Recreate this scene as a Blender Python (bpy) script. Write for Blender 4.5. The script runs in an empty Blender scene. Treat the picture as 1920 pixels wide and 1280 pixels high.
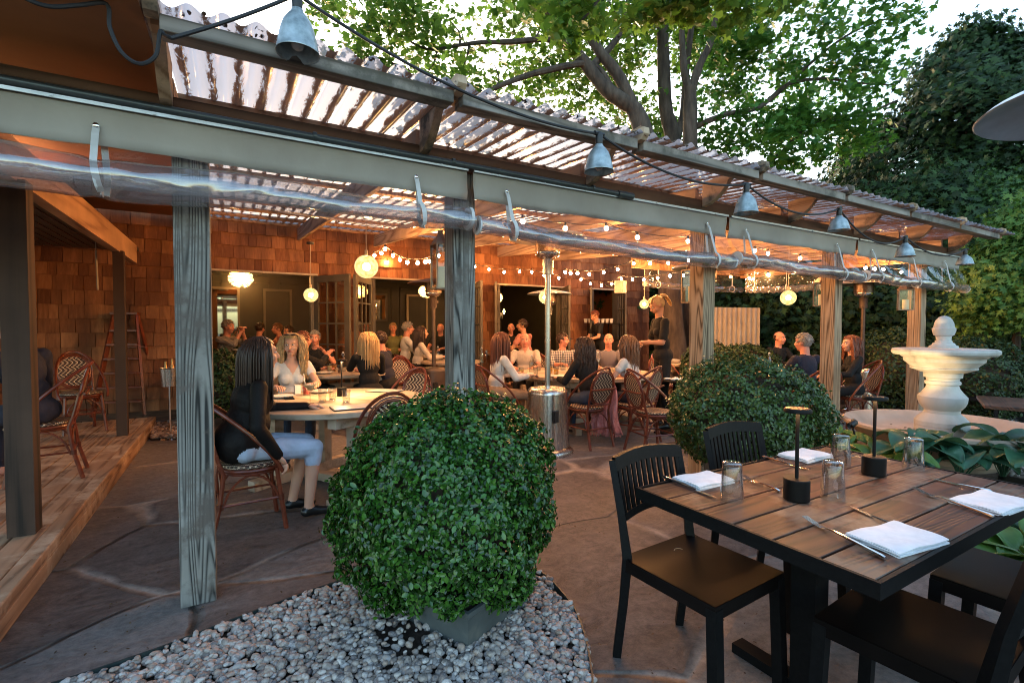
import bpy, bmesh, math, random
import numpy as np
from mathutils import Vector, Matrix
R=math.radians; rnd=random.Random(7); nr=np.random.default_rng(5)
AZ=20
S=bpy.context.scene; COL=S.collection
# ---------------------------------------------------------------- camera
FX,FY=.5014,.8652; F=914.; H=1.4; P=math.atan(27/914.)
cam=bpy.data.objects.new('camera',bpy.data.cameras.new('camera')); COL.objects.link(cam)
cam.data.sensor_width=36; cam.data.lens=36*F/1920; cam.data.clip_end=400; cam.data.clip_start=.02
cam.location=(0,0,H)
cam.rotation_euler=(R(90)-P,0,-math.atan2(FX,FY))
S.camera=cam
# ---------------------------------------------------------------- sky, sun, exposure
w=bpy.data.worlds.new('World'); S.world=w; w.use_nodes=True
nt=w.node_tree; bg=nt.nodes['Background']; sk=nt.nodes.new('ShaderNodeTexSky'); sk.sky_type='NISHITA'
sk.sun_disc=False; sk.sun_elevation=R(9); sk.sun_rotation=R(AZ); sk.air_density=1.1; sk.dust_density=2.2; sk.ozone_density=1.6
nt.links.new(sk.outputs[0],bg.inputs[0]); bg.inputs[1].default_value=.15
sl=bpy.data.lights.new('sun','SUN'); sl.energy=.22; sl.angle=R(20); sl.color=(1,.9,.8)
so=bpy.data.objects.new('sun',sl); COL.objects.link(so); so.rotation_euler=(R(81),0,R(180-AZ)); 
S.view_settings.view_transform='Standard'; S.view_settings.look='None'; S.view_settings.gamma=1
S.view_settings.exposure=2.6
S.cycles.use_denoising=True; S.cycles.filter_width=1.0
try: S.cycles.denoiser='OPENIMAGEDENOISE'; S.cycles.denoising_input_passes='RGB_ALBEDO_NORMAL'
except Exception: pass
try: S.cycles.denoising_prefilter='ACCURATE'
except Exception: pass
S.cycles.max_bounces=10; S.cycles.transparent_max_bounces=24; S.cycles.diffuse_bounces=4; S.cycles.glossy_bounces=4; S.cycles.transmission_bounces=8
S.cycles.caustics_reflective=False; S.cycles.caustics_refractive=False; S.cycles.sample_clamp_indirect=6
# ---------------------------------------------------------------- pixel helpers: where a photo pixel meets a known plane of the place
def ray(px,py):
    x=(px-960)/F; y=(640-py)/F; f=math.cos(P)+y*math.sin(P); u=-math.sin(P)+y*math.cos(P)
    return x*FY+f*FX, -x*FX+f*FY, u
def G(px,py,z=0):
    r=ray(px,py); t=(z-H)/r[2]; return Vector((r[0]*t,r[1]*t,z))
def AY(px,py,Y):
    r=ray(px,py); t=Y/r[1]; return Vector((r[0]*t,Y,H+r[2]*t))
def AD(px,py,d):
    r=ray(px,py); t=d/(r[0]*FX+r[1]*FY); return Vector((r[0]*t,r[1]*t,H+r[2]*t))
# ---------------------------------------------------------------- materials
MATS={}
def nm(name):
    m=bpy.data.materials.new(name); m.use_nodes=True; return m,m.node_tree.nodes,m.node_tree.links,m.node_tree.nodes['Principled BSDF']
def pm(name,col,rough=.5,metal=0,spec=.5,trans=0,emit=None,es=0,coat=0,alpha=1,sheen=0):
    if name in MATS: return MATS[name]
    m,N,L,b=nm(name); I=b.inputs
    I['Base Color'].default_value=(*col,1); I['Roughness'].default_value=rough; I['Metallic'].default_value=metal
    I['Specular IOR Level'].default_value=spec; I['Transmission Weight'].default_value=trans; I['Coat Weight'].default_value=coat
    I['Sheen Weight'].default_value=sheen; I['Alpha'].default_value=alpha
    if emit: I['Emission Color'].default_value=(*emit,1); I['Emission Strength'].default_value=es
    MATS[name]=m; return m
def node(N,t,**k):
    n=N.new(t)
    for a,v in k.items():
        if a in('op','operation'): n.operation=v
        else: setattr(n,a,v)
    return n
def ramp(N,stops):
    r=N.new('ShaderNodeValToRGB'); e=r.color_ramp.elements; e.remove(e[1]); e[0].position=stops[0][0]; e[0].color=(*stops[0][1],1)
    for p,c in stops[1:]: e.new(p).color=(*c,1)
    return r
def facing(N,L,base=.05,pw=3.5,gain=1.0,nrm=None):
    lw=N.new('ShaderNodeLayerWeight'); lw.inputs[0].default_value=.5
    if nrm: L.new(nrm.outputs[0],lw.inputs['Normal'])
    p=node(N,'ShaderNodeMath',op='POWER'); p.inputs[1].default_value=pw; L.new(lw.outputs['Facing'],p.inputs[0])
    a=node(N,'ShaderNodeMath',op='MULTIPLY_ADD'); a.inputs[1].default_value=gain-base; a.inputs[2].default_value=base; a.use_clamp=True; L.new(p.outputs[0],a.inputs[0]); return a
def coords(N,L,scale=(1,1,1),rndshift=False,kind='Object'):
    tc=N.new('ShaderNodeTexCoord'); mp=N.new('ShaderNodeMapping'); mp.inputs['Scale'].default_value=scale
    L.new(tc.outputs[kind],mp.inputs[0])
    if rndshift:
        oi=N.new('ShaderNodeObjectInfo'); mu=node(N,'ShaderNodeVectorMath',op='SCALE'); mu.inputs[0].default_value=(37,23,51)
        L.new(oi.outputs['Random'],mu.inputs['Scale']); L.new(mu.outputs[0],mp.inputs['Location'])
    return mp
def noise(N,L,vec,scale,detail=5,rough=.55,dist=0):
    n=N.new('ShaderNodeTexNoise'); n.inputs['Scale'].default_value=scale; n.inputs['Detail'].default_value=detail
    n.inputs['Roughness'].default_value=rough; n.inputs['Distortion'].default_value=dist
    if vec: L.new(vec.outputs[0],n.inputs['Vector'])
    return n
def bumpn(N,L,b,src,strength=.3,dist=.01,prev=None):
    bp=N.new('ShaderNodeBump'); bp.inputs['Strength'].default_value=strength; bp.inputs['Distance'].default_value=dist
    L.new(src,bp.inputs['Height'])
    if prev: L.new(prev.outputs[0],bp.inputs['Normal'])
    L.new(bp.outputs[0],b.inputs['Normal']); return bp
def noisy(name,stops,scale=6,rough=.6,bump=.2,stretch=(1,1,1),detail=6,metal=0,spec=.4,dist=.004,rvar=0,shift=True):
    if name in MATS: return MATS[name]
    m,N,L,b=nm(name); mp=coords(N,L,stretch,shift); n=noise(N,L,mp,scale,detail); r=ramp(N,stops)
    L.new(n.outputs[0],r.inputs[0]); L.new(r.outputs[0],b.inputs['Base Color'])
    b.inputs['Roughness'].default_value=rough; b.inputs['Metallic'].default_value=metal; b.inputs['Specular IOR Level'].default_value=spec
    if rvar:
        mr=N.new('ShaderNodeMapRange'); mr.inputs[3].default_value=rough-rvar; mr.inputs[4].default_value=rough+rvar; L.new(n.outputs[0],mr.inputs[0]); L.new(mr.outputs[0],b.inputs['Roughness'])
    if bump: bumpn(N,L,b,n.outputs[0],bump,dist)
    MATS[name]=m; return m
def wood(name,dark,light,axis=2,freq=5,rings=14,rough=.7,spec=.3,stain=None,bump=.35,strech=.07,rw=.6,fine=60):
    """growth-ring grain with cathedral figures running along the axis"""
    if name in MATS: return MATS[name]
    m,N,L,b=nm(name); sc=[1,1,1]; sc[axis]=strech
    mp=coords(N,L,sc,True); n=noise(N,L,mp,freq,2,.45,.25)
    mu=node(N,'ShaderNodeMath',op='MULTIPLY'); mu.inputs[1].default_value=rings; L.new(n.outputs[0],mu.inputs[0])
    fr=node(N,'ShaderNodeMath',op='SINE'); mu2=node(N,'ShaderNodeMath',op='MULTIPLY'); mu2.inputs[1].default_value=6.28; L.new(mu.outputs[0],mu2.inputs[0]); L.new(mu2.outputs[0],fr.inputs[0])
    sc2=[fine]*3; sc2[axis]=1.5; mp2=coords(N,L,sc2,True); n2=noise(N,L,mp2,1,3)
    mr=N.new('ShaderNodeMapRange'); mr.inputs[1].default_value=-1; L.new(fr.outputs[0],mr.inputs[0])
    mx=node(N,'ShaderNodeMath',op='MULTIPLY_ADD'); L.new(n2.outputs[0],mx.inputs[0]); mx.inputs[1].default_value=1.15-rw; 
    s2=node(N,'ShaderNodeMath',op='MULTIPLY'); L.new(mr.outputs[0],s2.inputs[0]); s2.inputs[1].default_value=rw; L.new(s2.outputs[0],mx.inputs[2])
    mid=tuple((a*.4+c*.6) for a,c in zip(dark,light))
    r=ramp(N,[(.22,dark),(.42,mid),(.8,light)]); L.new(mx.outputs[0],r.inputs[0]); out=r.outputs[0]
    n3=noise(N,L,coords(N,L,(1,1,1),True),1.6,5,.6); r3=ramp(N,[(.35,(.62,.6,.58)),(.6,(1,1,1))]); L.new(n3.outputs[0],r3.inputs[0])
    mm=N.new('ShaderNodeMix'); mm.data_type='RGBA'; mm.blend_type='MULTIPLY'; mm.inputs[0].default_value=.8; L.new(out,mm.inputs[6]); L.new(r3.outputs[0],mm.inputs[7]); out=mm.outputs[2]
    if stain:
        n4=noise(N,L,coords(N,L,(1,1,1),True),2.4,6,.7); r4=ramp(N,[(.5,(0,0,0)),(.62,(1,1,1))]); L.new(n4.outputs[0],r4.inputs[0])
        m2=N.new('ShaderNodeMix'); m2.data_type='RGBA'; L.new(r4.outputs[0],m2.inputs[0]); L.new(out,m2.inputs[6]); m2.inputs[7].default_value=(*stain,1); out=m2.outputs[2]
    L.new(out,b.inputs['Base Color']); b.inputs['Roughness'].default_value=rough; b.inputs['Specular IOR Level'].default_value=spec
    bumpn(N,L,b,mx.outputs[0],bump,.003); MATS[name]=m; return m
def islandm(name,cols,rough=.7,bump=0,scale=40,stretch=(1,1,1),transl=0,spec=.4,stain=None):
    """colour varies per island (leaf, shingle, pebble)"""
    if name in MATS: return MATS[name]
    m,N,L,b=nm(name); g=N.new('ShaderNodeNewGeometry'); r=ramp(N,[(i/max(1,len(cols)-1),c) for i,c in enumerate(cols)])
    mp=coords(N,L,stretch); n=noise(N,L,mp,scale,4)
    a=node(N,'ShaderNodeMath',op='MULTIPLY_ADD'); L.new(n.outputs[0],a.inputs[0]); a.inputs[1].default_value=.5 if bump else .0
    s=node(N,'ShaderNodeMath',op='SUBTRACT'); L.new(g.outputs['Random Per Island'],s.inputs[0]); s.inputs[1].default_value=.25 if bump else 0; L.new(s.outputs[0],a.inputs[2])
    L.new(a.outputs[0],r.inputs[0]); out=r.outputs[0]
    if stain:
        n4=noise(N,L,coords(N,L,stain[1]),stain[2],5,.6); r4=ramp(N,[(.42,(0,0,0)),(.66,(1,1,1))]); L.new(n4.outputs[0],r4.inputs[0])
        m2=N.new('ShaderNodeMix'); m2.data_type='RGBA'; L.new(r4.outputs[0],m2.inputs[0]); L.new(out,m2.inputs[6]); m2.inputs[7].default_value=(*stain[0],1); out=m2.outputs[2]
    L.new(out,b.inputs['Base Color']); b.inputs['Roughness'].default_value=rough; b.inputs['Specular IOR Level'].default_value=spec
    if bump: bumpn(N,L,b,n.outputs[0],bump,.004)
    if transl:
        t=N.new('ShaderNodeBsdfTranslucent'); mx=N.new('ShaderNodeMixShader'); mx.inputs[0].default_value=transl; L.new(out,t.inputs[0])
        o=N['Material Output'] if 'Material Output' in N else None
        o=[q for q in N if q.type=='OUTPUT_MATERIAL'][0]; L.new(b.outputs[0],mx.inputs[1]); L.new(t.outputs[0],mx.inputs[2]); L.new(mx.outputs[0],o.inputs[0])
    MATS[name]=m; return m
def outn(N): return [q for q in N if q.type=='OUTPUT_MATERIAL'][0]
def clearplastic(name,tint,glossw=.25,rough=.12,diff=(.6,.62,.66),dw=.15,bump=.6,bs=9,stretch=(1,1,1)):
    if name in MATS: return MATS[name]
    m,N,L,b=nm(name); N.remove(b); t=N.new('ShaderNodeBsdfTransparent'); t.inputs[0].default_value=(*tint,1)
    g=N.new('ShaderNodeBsdfGlossy'); g.inputs['Roughness'].default_value=rough; d=N.new('ShaderNodeBsdfDiffuse'); d.inputs[0].default_value=(*diff,1)
    n=noise(N,L,coords(N,L,stretch),bs,4,.5,.8); bp=N.new('ShaderNodeBump'); bp.inputs['Strength'].default_value=bump; bp.inputs['Distance'].default_value=.02
    L.new(n.outputs[0],bp.inputs['Height']); L.new(bp.outputs[0],g.inputs['Normal']); ad=facing(N,L,glossw,3.0,.9,bp)
    m1=N.new('ShaderNodeMixShader'); m1.inputs[0].default_value=dw; L.new(t.outputs[0],m1.inputs[1]); L.new(d.outputs[0],m1.inputs[2])
    m2=N.new('ShaderNodeMixShader'); L.new(ad.outputs[0],m2.inputs[0]); L.new(m1.outputs[0],m2.inputs[1]); L.new(g.outputs[0],m2.inputs[2]); L.new(m2.outputs[0],outn(N).inputs[0])
    MATS[name]=m; return m
def glassm(name='glass',tint=(.95,.97,.97),g=.04,pw_=2.6):
    if name in MATS: return MATS[name]
    m,N,L,b=nm(name); N.remove(b); t=N.new('ShaderNodeBsdfTransparent'); t.inputs[0].default_value=(*tint,1)
    gl=N.new('ShaderNodeBsdfGlossy'); gl.inputs['Roughness'].default_value=.02
    pw=facing(N,L,g,pw_,.95)
    m2=N.new('ShaderNodeMixShader'); L.new(pw.outputs[0],m2.inputs[0]); L.new(t.outputs[0],m2.inputs[1]); L.new(gl.outputs[0],m2.inputs[2]); L.new(m2.outputs[0],outn(N).inputs[0])
    MATS[name]=m; return m
# ---------------------------------------------------------------- mesh builder
class B:
    def __init__(s): s.v=[]; s.f=[]; s.mi=[]; s.M=Matrix(); s.m=0
    def add(s,vs,fs,m=None):
        o=len(s.v); s.v+= [tuple(s.M@Vector(v)) for v in vs]; s.f+= [tuple(i+o for i in f) for f in fs]; s.mi+= [s.m if m is None else m]*len(fs); return s
    def box(s,c,d,rz=0,ry=0,rx=0,m=None,bev=0):
        c=Vector(c); Q=Matrix.Translation(c)@Matrix.Rotation(rz,4,'Z')@Matrix.Rotation(ry,4,'Y')@Matrix.Rotation(rx,4,'X')
        a,b_,e=d[0]/2,d[1]/2,d[2]/2
        if bev and min(a,b_,e)>bev*1.2:
            vs=[];  k=bev
            # chamfered vertical+horizontal edges through 24 vertices
            for sx in(-1,1):
                for sy in(-1,1):
                    for sz in(-1,1):
                        vs+=[(sx*a,sy*(b_-k),sz*(e-k)),(sx*(a-k),sy*b_,sz*(e-k)),(sx*(a-k),sy*(b_-k),sz*e)]
            bm=bmesh.new(); [bm.verts.new(Q@Vector(v)) for v in vs]; bmesh.ops.convex_hull(bm,input=list(bm.verts)); bmesh.ops.dissolve_limit(bm,angle_limit=.01,verts=bm.verts,edges=bm.edges)
            bm.verts.ensure_lookup_table(); bm.verts.index_update()
            s.add([v.co for v in bm.verts],[[v.index for v in f.verts] for f in bm.faces],m); bm.free(); return s
        vs=[Q@Vector((x,y,z)) for x in(-a,a) for y in(-b_,b_) for z in(-e,e)]
        return s.add(vs,[(0,1,3,2),(4,6,7,5),(0,4,5,1),(2,3,7,6),(0,2,6,4),(1,5,7,3)],m)
    def bar(s,p,q,w,h=None,up=(0,0,1),m=None):
        p=Vector(p);q=Vector(q);h=h or w; t=(q-p).normalized(); u=Vector(up)
        if abs(t.dot(u))>.98: u=Vector((1,0,0))
        x=t.cross(u).normalized(); y=x.cross(t)
        vs=[e+x*a*w/2+y*b_*h/2 for e in(p,q) for a,b_ in((-1,-1),(1,-1),(1,1),(-1,1))]
        return s.add(vs,[(3,2,1,0),(4,5,6,7),(0,1,5,4),(1,2,6,5),(2,3,7,6),(3,0,4,7)],m)
    def tube(s,pts,r,n=8,cap=True,m=None,closed=False):
        pts=[Vector(p) for p in pts]; k=len(pts); rs=r if hasattr(r,'__len__') else [r]*k
        vs=[];fs=[]; x=None
        for i,p in enumerate(pts):
            if closed: t=(pts[(i+1)%k]-pts[i-1])
            else: t=pts[min(i+1,k-1)]-pts[max(i-1,0)]
            t=t.normalized() if t.length>1e-9 else Vector((0,0,1))
            if x is None: u=Vector((0,0,1)) if abs(t.z)<.9 else Vector((1,0,0)); x=t.cross(u).normalized()
            else:
                x=(x-t*x.dot(t)); x=x.normalized() if x.length>1e-6 else t.orthogonal().normalized()
            y=t.cross(x)
            for j in range(n):
                a=2*math.pi*j/n; vs.append(p+(x*math.cos(a)+y*math.sin(a))*rs[i])
        for i in range(k if closed else k-1):
            for j in range(n):
                a=i*n+j;b_=i*n+(j+1)%n; i2=(i+1)%k; fs.append((a,b_,i2*n+(j+1)%n,i2*n+j))
        if cap and not closed: fs.append(tuple(reversed(range(n)))); fs.append(tuple(range((k-1)*n,k*n)))
        return s.add(vs,fs,m)
    def lathe(s,prof,n=24,c=(0,0,0),m=None,close=False):
        c=Vector(c); vs=[];fs=[]
        for r,z in prof:
            for j in range(n):
                a=2*math.pi*j/n; vs.append((c.x+r*math.cos(a),c.y+r*math.sin(a),c.z+z))
        for i in range(len(prof)-1):
            for j in range(n): fs.append((i*n+j,i*n+(j+1)%n,(i+1)*n+(j+1)%n,(i+1)*n+j))
        if prof[0][0]>1e-4 and close: fs.append(tuple(reversed(range(n))))
        if prof[-1][0]>1e-4 and close: fs.append(tuple(range((len(prof)-1)*n,len(prof)*n)))
        return s.add(vs,fs,m)
    def ball(s,c,r,n=12,k=8,m=None):
        r=r if hasattr(r,'__len__') else (r,r,r); c=Vector(c)
        vs=[(c.x,c.y,c.z-r[2])]; fs=[]
        for i in range(1,k):
            ph=math.pi*i/k
            for j in range(n):
                a=2*math.pi*j/n; vs.append((c.x+r[0]*math.sin(ph)*math.cos(a),c.y+r[1]*math.sin(ph)*math.sin(a),c.z-r[2]*math.cos(ph)))
        vs.append((c.x,c.y,c.z+r[2]))
        for j in range(n): fs.append((0,1+(j+1)%n,1+j)); fs.append((len(vs)-1,1+(k-2)*n+j,1+(k-2)*n+(j+1)%n))
        for i in range(k-2):
            for j in range(n): fs.append((1+i*n+j,1+i*n+(j+1)%n,1+(i+1)*n+(j+1)%n,1+(i+1)*n+j))
        return s.add(vs,fs,m)
    def prism(s,poly,d,m=None):
        """poly: list of 3D points (planar), d: extrusion vector"""
        d=Vector(d); n=len(poly); vs=[Vector(p) for p in poly]+[Vector(p)+d for p in poly]
        return s.add(vs,[tuple(reversed(range(n))),tuple(range(n,2*n))]+[(i,(i+1)%n,n+(i+1)%n,n+i) for i in range(n)],m)
    def build(s,name,mat,parent=None,smooth=False,loc=None,ang=40,solid=0):
        me=bpy.data.meshes.new(name); me.from_pydata(s.v,[],s.f); 
        for q in (mat if isinstance(mat,(list,tuple)) else [mat]): me.materials.append(q)
        if any(s.mi): me.polygons.foreach_set('material_index',s.mi)
        bm=bmesh.new(); bm.from_mesh(me); bmesh.ops.recalc_face_normals(bm,faces=bm.faces)
        if smooth:
            for f in bm.faces: f.smooth=True
            for e in bm.edges:
                if len(e.link_faces)==2 and e.calc_face_angle(0)>R(ang): e.smooth=False
        bm.to_mesh(me); bm.free()
        o=bpy.data.objects.new(name,me); COL.objects.link(o); o.parent=parent
        if loc is not None: o.location=loc
        if solid: md=o.modifiers.new('s','SOLIDIFY'); md.thickness=solid; md.offset=0
        return o
def rawmesh(name,V,Fc,k,mat,parent=None,smooth=False):
    """numpy mesh: V (n,3), Fc (m,k) faces all of k corners"""
    me=bpy.data.meshes.new(name); V=np.asarray(V,dtype=np.float32); Fc=np.asarray(Fc,dtype=np.int32)
    me.vertices.add(len(V)); me.vertices.foreach_set('co',V.ravel()); me.loops.add(Fc.size); me.loops.foreach_set('vertex_index',Fc.ravel())
    me.polygons.add(len(Fc)); me.polygons.foreach_set('loop_start',np.arange(0,Fc.size,k,dtype=np.int32)); me.polygons.foreach_set('loop_total',np.full(len(Fc),k,dtype=np.int32))
    if smooth: me.polygons.foreach_set('use_smooth',np.ones(len(Fc),dtype=bool))
    me.materials.append(mat); me.update(calc_edges=True); me.validate()
    o=bpy.data.objects.new(name,me); COL.objects.link(o); o.parent=parent; return o
def tag(o,label=None,cat=None,group=None,kind=None):
    if label: o['label']=label
    if cat: o['category']=cat
    if group: o['group']=group
    if kind: o['kind']=kind
    return o
def thing(name,label,cat,loc=(0,0,0),rz=0,group=None,sc=1):
    o=bpy.data.objects.new(name,None); COL.objects.link(o); o.location=loc; o.rotation_euler=(0,0,rz); o.scale=(sc,)*3
    o.empty_display_size=.1; return tag(o,label,cat,group)
KIDS={}
def kids(o): return [c for c in bpy.data.objects if c.parent==o]
def dup(o,loc,rz=None,label=None,sc=None,group=None):
    def cp(a,par):
        c=a.copy(); COL.objects.link(c); c.parent=par
        for ch in list(a.children): cp(ch,c)
        return c
    c=cp(o,None); c.location=loc
    if rz is not None: c.rotation_euler=(0,0,rz)
    if sc: c.scale=(sc,)*3
    if label: c['label']=label
    if group: c['group']=group
    return c
def rotmats(n,dirs=None,spread=1.0):
    """random rotation matrices; with dirs the local z follows dirs with a given spread"""
    if dirs is None: z=nr.normal(size=(n,3))
    else: z=dirs+nr.normal(size=(n,3))*spread
    z/=np.linalg.norm(z,axis=1,keepdims=True)+1e-9
    a=nr.normal(size=(n,3)); x=np.cross(a,z); x/=np.linalg.norm(x,axis=1,keepdims=True)+1e-9; y=np.cross(z,x)
    return np.stack([x,y,z],axis=2)
def leafmesh(name,pts,size,mat,parent=None,dirs=None,spread=.6,shape='oval',var=.35,smooth=False):
    pts=np.asarray(pts); n=len(pts)
    if shape=='oval':   # folded oval leaf: two quads and two tips sharing a midrib
        T=np.array([(0,-.5,0),(.28,-.1,.08),(0,-.05,0),(-.28,-.1,.08),(.24,.25,.07),(0,.3,0),(-.24,.25,.07),(0,.5,-.03)]); FT=[(0,1,2,3),(2,1,4,5),(3,2,5,6),(5,4,7,6)]
    elif shape=='maple':
        T=np.array([(0,-.45,0),(.3,-.38,.03),(.55,-.02,-.02),(.22,.02,.03),(.2,.18,.02),(.36,.4,-.03),(.12,.28,.02),(0,.62,-.05),(-.12,.28,.02),(-.36,.4,-.03),(-.2,.18,.02),(-.22,.02,.03),(-.55,-.02,-.02),(-.3,-.38,.03)])
        FT=[(0,1,2,3),(0,11,12,13),(0,3,11,11),(3,4,10,11),(4,5,6,6),(4,6,8,10),(10,8,9,9),(6,7,8,8)]
    elif shape=='spray':  # flat conifer spray
        T=np.array([(0,-.5,0),(.1,-.3,.0),(.42,-.12,-.04),(.12,-.05,0),(.36,.18,-.04),(.08,.15,0),(0,.55,-.04),(-.08,.15,0),(-.36,.18,-.04),(-.12,-.05,0),(-.42,-.12,-.04),(-.1,-.3,0)])
        FT=[(0,1,11,11),(1,3,9,11),(3,5,7,9),(5,6,7,7),(1,2,3,3),(3,4,5,5),(7,8,9,9),(9,10,11,11)]
    s=size*(1+var*nr.uniform(-1,1,n)); Rm=rotmats(n,dirs,spread)
    V=np.einsum('nij,kj->nki',Rm,T)*s[:,None,None]+pts[:,None,:]
    k=len(T); quads=[f for f in FT if len(set(f))==4]; tris=[f[:3] for f in FT if len(set(f))==3]
    # triangulate all
    tr=[]; 
    for f in quads: tr+=[(f[0],f[1],f[2]),(f[0],f[2],f[3])]
    tr+=tris; tr=np.array(tr)
    Fc=(tr[None]+ (np.arange(n)*k)[:,None,None]).reshape(-1,3)
    return rawmesh(name,V.reshape(-1,3),Fc,3,mat,parent,smooth)
# ================================================================ MATERIALS IN USE
m_post=wood('weathered_post',(.035,.034,.032),(.30,.29,.265),2,4.5,30,.85,strech=.06,bump=.8,rw=.66,fine=45,stain=(.12,.10,.085))
m_postlit=wood('honey_lit_post',(.11,.065,.035),(.46,.32,.20),2,4.5,26,.8,strech=.06,bump=.8,rw=.6,fine=45)  # tan wood, with the warm side light also put into its colour
m_rafter=wood('pale_rafter',(.22,.13,.08),(.50,.36,.25),1,3.6,11,.75)
m_brack=wood('bracket_wood',(.30,.19,.115),(.60,.44,.30),1,2.2,10,.8,stain=(.10,.085,.065))
m_fascia=wood('grey_fascia',(.12,.105,.09),(.36,.32,.28),0,2.5,14,.85,stain=(.13,.12,.10))
m_beam=wood('brown_beam',(.07,.04,.025),(.18,.10,.065),0,2,14,.8)
m_deck=wood('deck_boards',(.17,.085,.045),(.42,.25,.15),1,4.5,10,.62,spec=.35,stain=(.5,.36,.25))
m_deckpost=wood('deck_post',(.022,.015,.011),(.075,.042,.028),2,2.2,12,.75)
m_fir=wood('fir_beam',(.28,.14,.07),(.5,.29,.16),1,2.2,12,.7)
m_shingle=islandm('cedar_shingle',[(.13,.045,.018),(.26,.10,.04),(.40,.18,.08),(.20,.075,.032),(.33,.14,.06)],.8,bump=.5,scale=3,stretch=(14,14,1.2),stain=((.09,.035,.018),(1.6,1.6,.35),1.3))
m_ply=noisy('soffit_ply',[(.3,(.20,.075,.03)),(.7,(.28,.11,.045))],2,.8,.1)
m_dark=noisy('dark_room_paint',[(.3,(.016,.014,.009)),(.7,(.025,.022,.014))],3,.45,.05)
m_doorp=noisy('door_paint',[(.3,(.065,.055,.042)),(.7,(.09,.075,.058))],5,.5,.08)
m_trim=noisy('pale_trim',[(.3,(.4,.33,.24)),(.7,(.5,.42,.32))],5,.6,.05)
m_canvas=noisy('valance_canvas',[(.3,(.34,.31,.27)),(.7,(.45,.42,.37))],2.2,.75,.5,(1,1,.6),dist=.02)
m_alu=noisy('aluminium_track',[(.3,(.45,.48,.5)),(.7,(.62,.65,.68))],8,.35,.1,metal=.8)
m_vinyl=clearplastic('clear_vinyl_roll',(.88,.86,.87),.17,.035,(.6,.58,.60),.12,.3,5,(.5,1.3,1.3))
m_vsheet=clearplastic('clear_vinyl_sheet',(.94,.93,.94),.05,.05,(.7,.72,.75),.035,1.0,4,(1,1,1))
m_white=noisy('white_strap',[(.3,(.55,.56,.56)),(.7,(.7,.71,.72))],9,.6,.1)
m_black=pm('black_metal',(.012,.012,.013),.42)
m_cord=pm('black_cord',(.012,.012,.014),.6)
m_steel=noisy('brushed_steel',[(.3,(.42,.40,.38)),(.7,(.66,.63,.60))],3,.26,.12,(60,60,.6),metal=1,rvar=.08)
m_chrome=pm('polished_steel',(.75,.74,.72),.12,1)
m_bronze=noisy('bronze_paint',[(.3,(.07,.05,.045)),(.7,(.10,.075,.06))],4,.45,.1,metal=.5)
m_bark=noisy('maple_bark',[(.3,(.035,.025,.019)),(.55,(.085,.062,.046)),(.8,(.15,.115,.088))],9,.9,1.0,(1,1,.25),dist=.03)
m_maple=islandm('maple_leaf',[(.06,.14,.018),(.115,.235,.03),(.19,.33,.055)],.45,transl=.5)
m_conif=islandm('conifer_spray',[(.008,.024,.008),(.018,.050,.012),(.038,.09,.018)],.75,transl=.1)
m_conifl=islandm('light_conifer_spray',[(.05,.12,.02),(.09,.19,.03),(.13,.24,.05)],.55,transl=.25)
m_conify=islandm('golden_conifer_spray',[(.16,.2,.05),(.24,.28,.08),(.32,.34,.12)],.55,transl=.2)
m_box=islandm('boxwood_leaf',[(.008,.034,.004),(.018,.07,.008),(.035,.12,.012),(.065,.175,.02)],.27,spec=.55,transl=.06)
m_box2=islandm('small_boxwood_leaf',[(.022,.05,.010),(.045,.09,.016),(.085,.14,.028)],.35,spec=.5,transl=.1)
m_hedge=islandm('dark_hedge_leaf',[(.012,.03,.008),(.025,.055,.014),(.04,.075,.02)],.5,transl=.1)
m_twig=noisy('twig',[(.3,(.03,.02,.013)),(.7,(.07,.05,.035))],12,.9,.3)
m_stone=noisy('fountain_stone',[(.30,(.26,.25,.225)),(.42,(.42,.41,.38)),(.6,(.52,.515,.49)),(.8,(.58,.575,.55))],4.5,.85,.5,(1,1,.45),dist=.008,detail=10)
m_basin=noisy('basin_stone',[(.3,(.42,.33,.26)),(.6,(.52,.42,.34)),(.8,(.58,.50,.42))],4,.85,.25,dist=.008)
m_planter=noisy('lead_planter',[(.3,(.045,.055,.056)),(.6,(.09,.105,.105)),(.75,(.16,.16,.14))],4,.7,.4)
m_soil=noisy('soil',[(.35,(.022,.014,.010)),(.7,(.055,.038,.028))],18,.95,.8,dist=.02)
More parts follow.
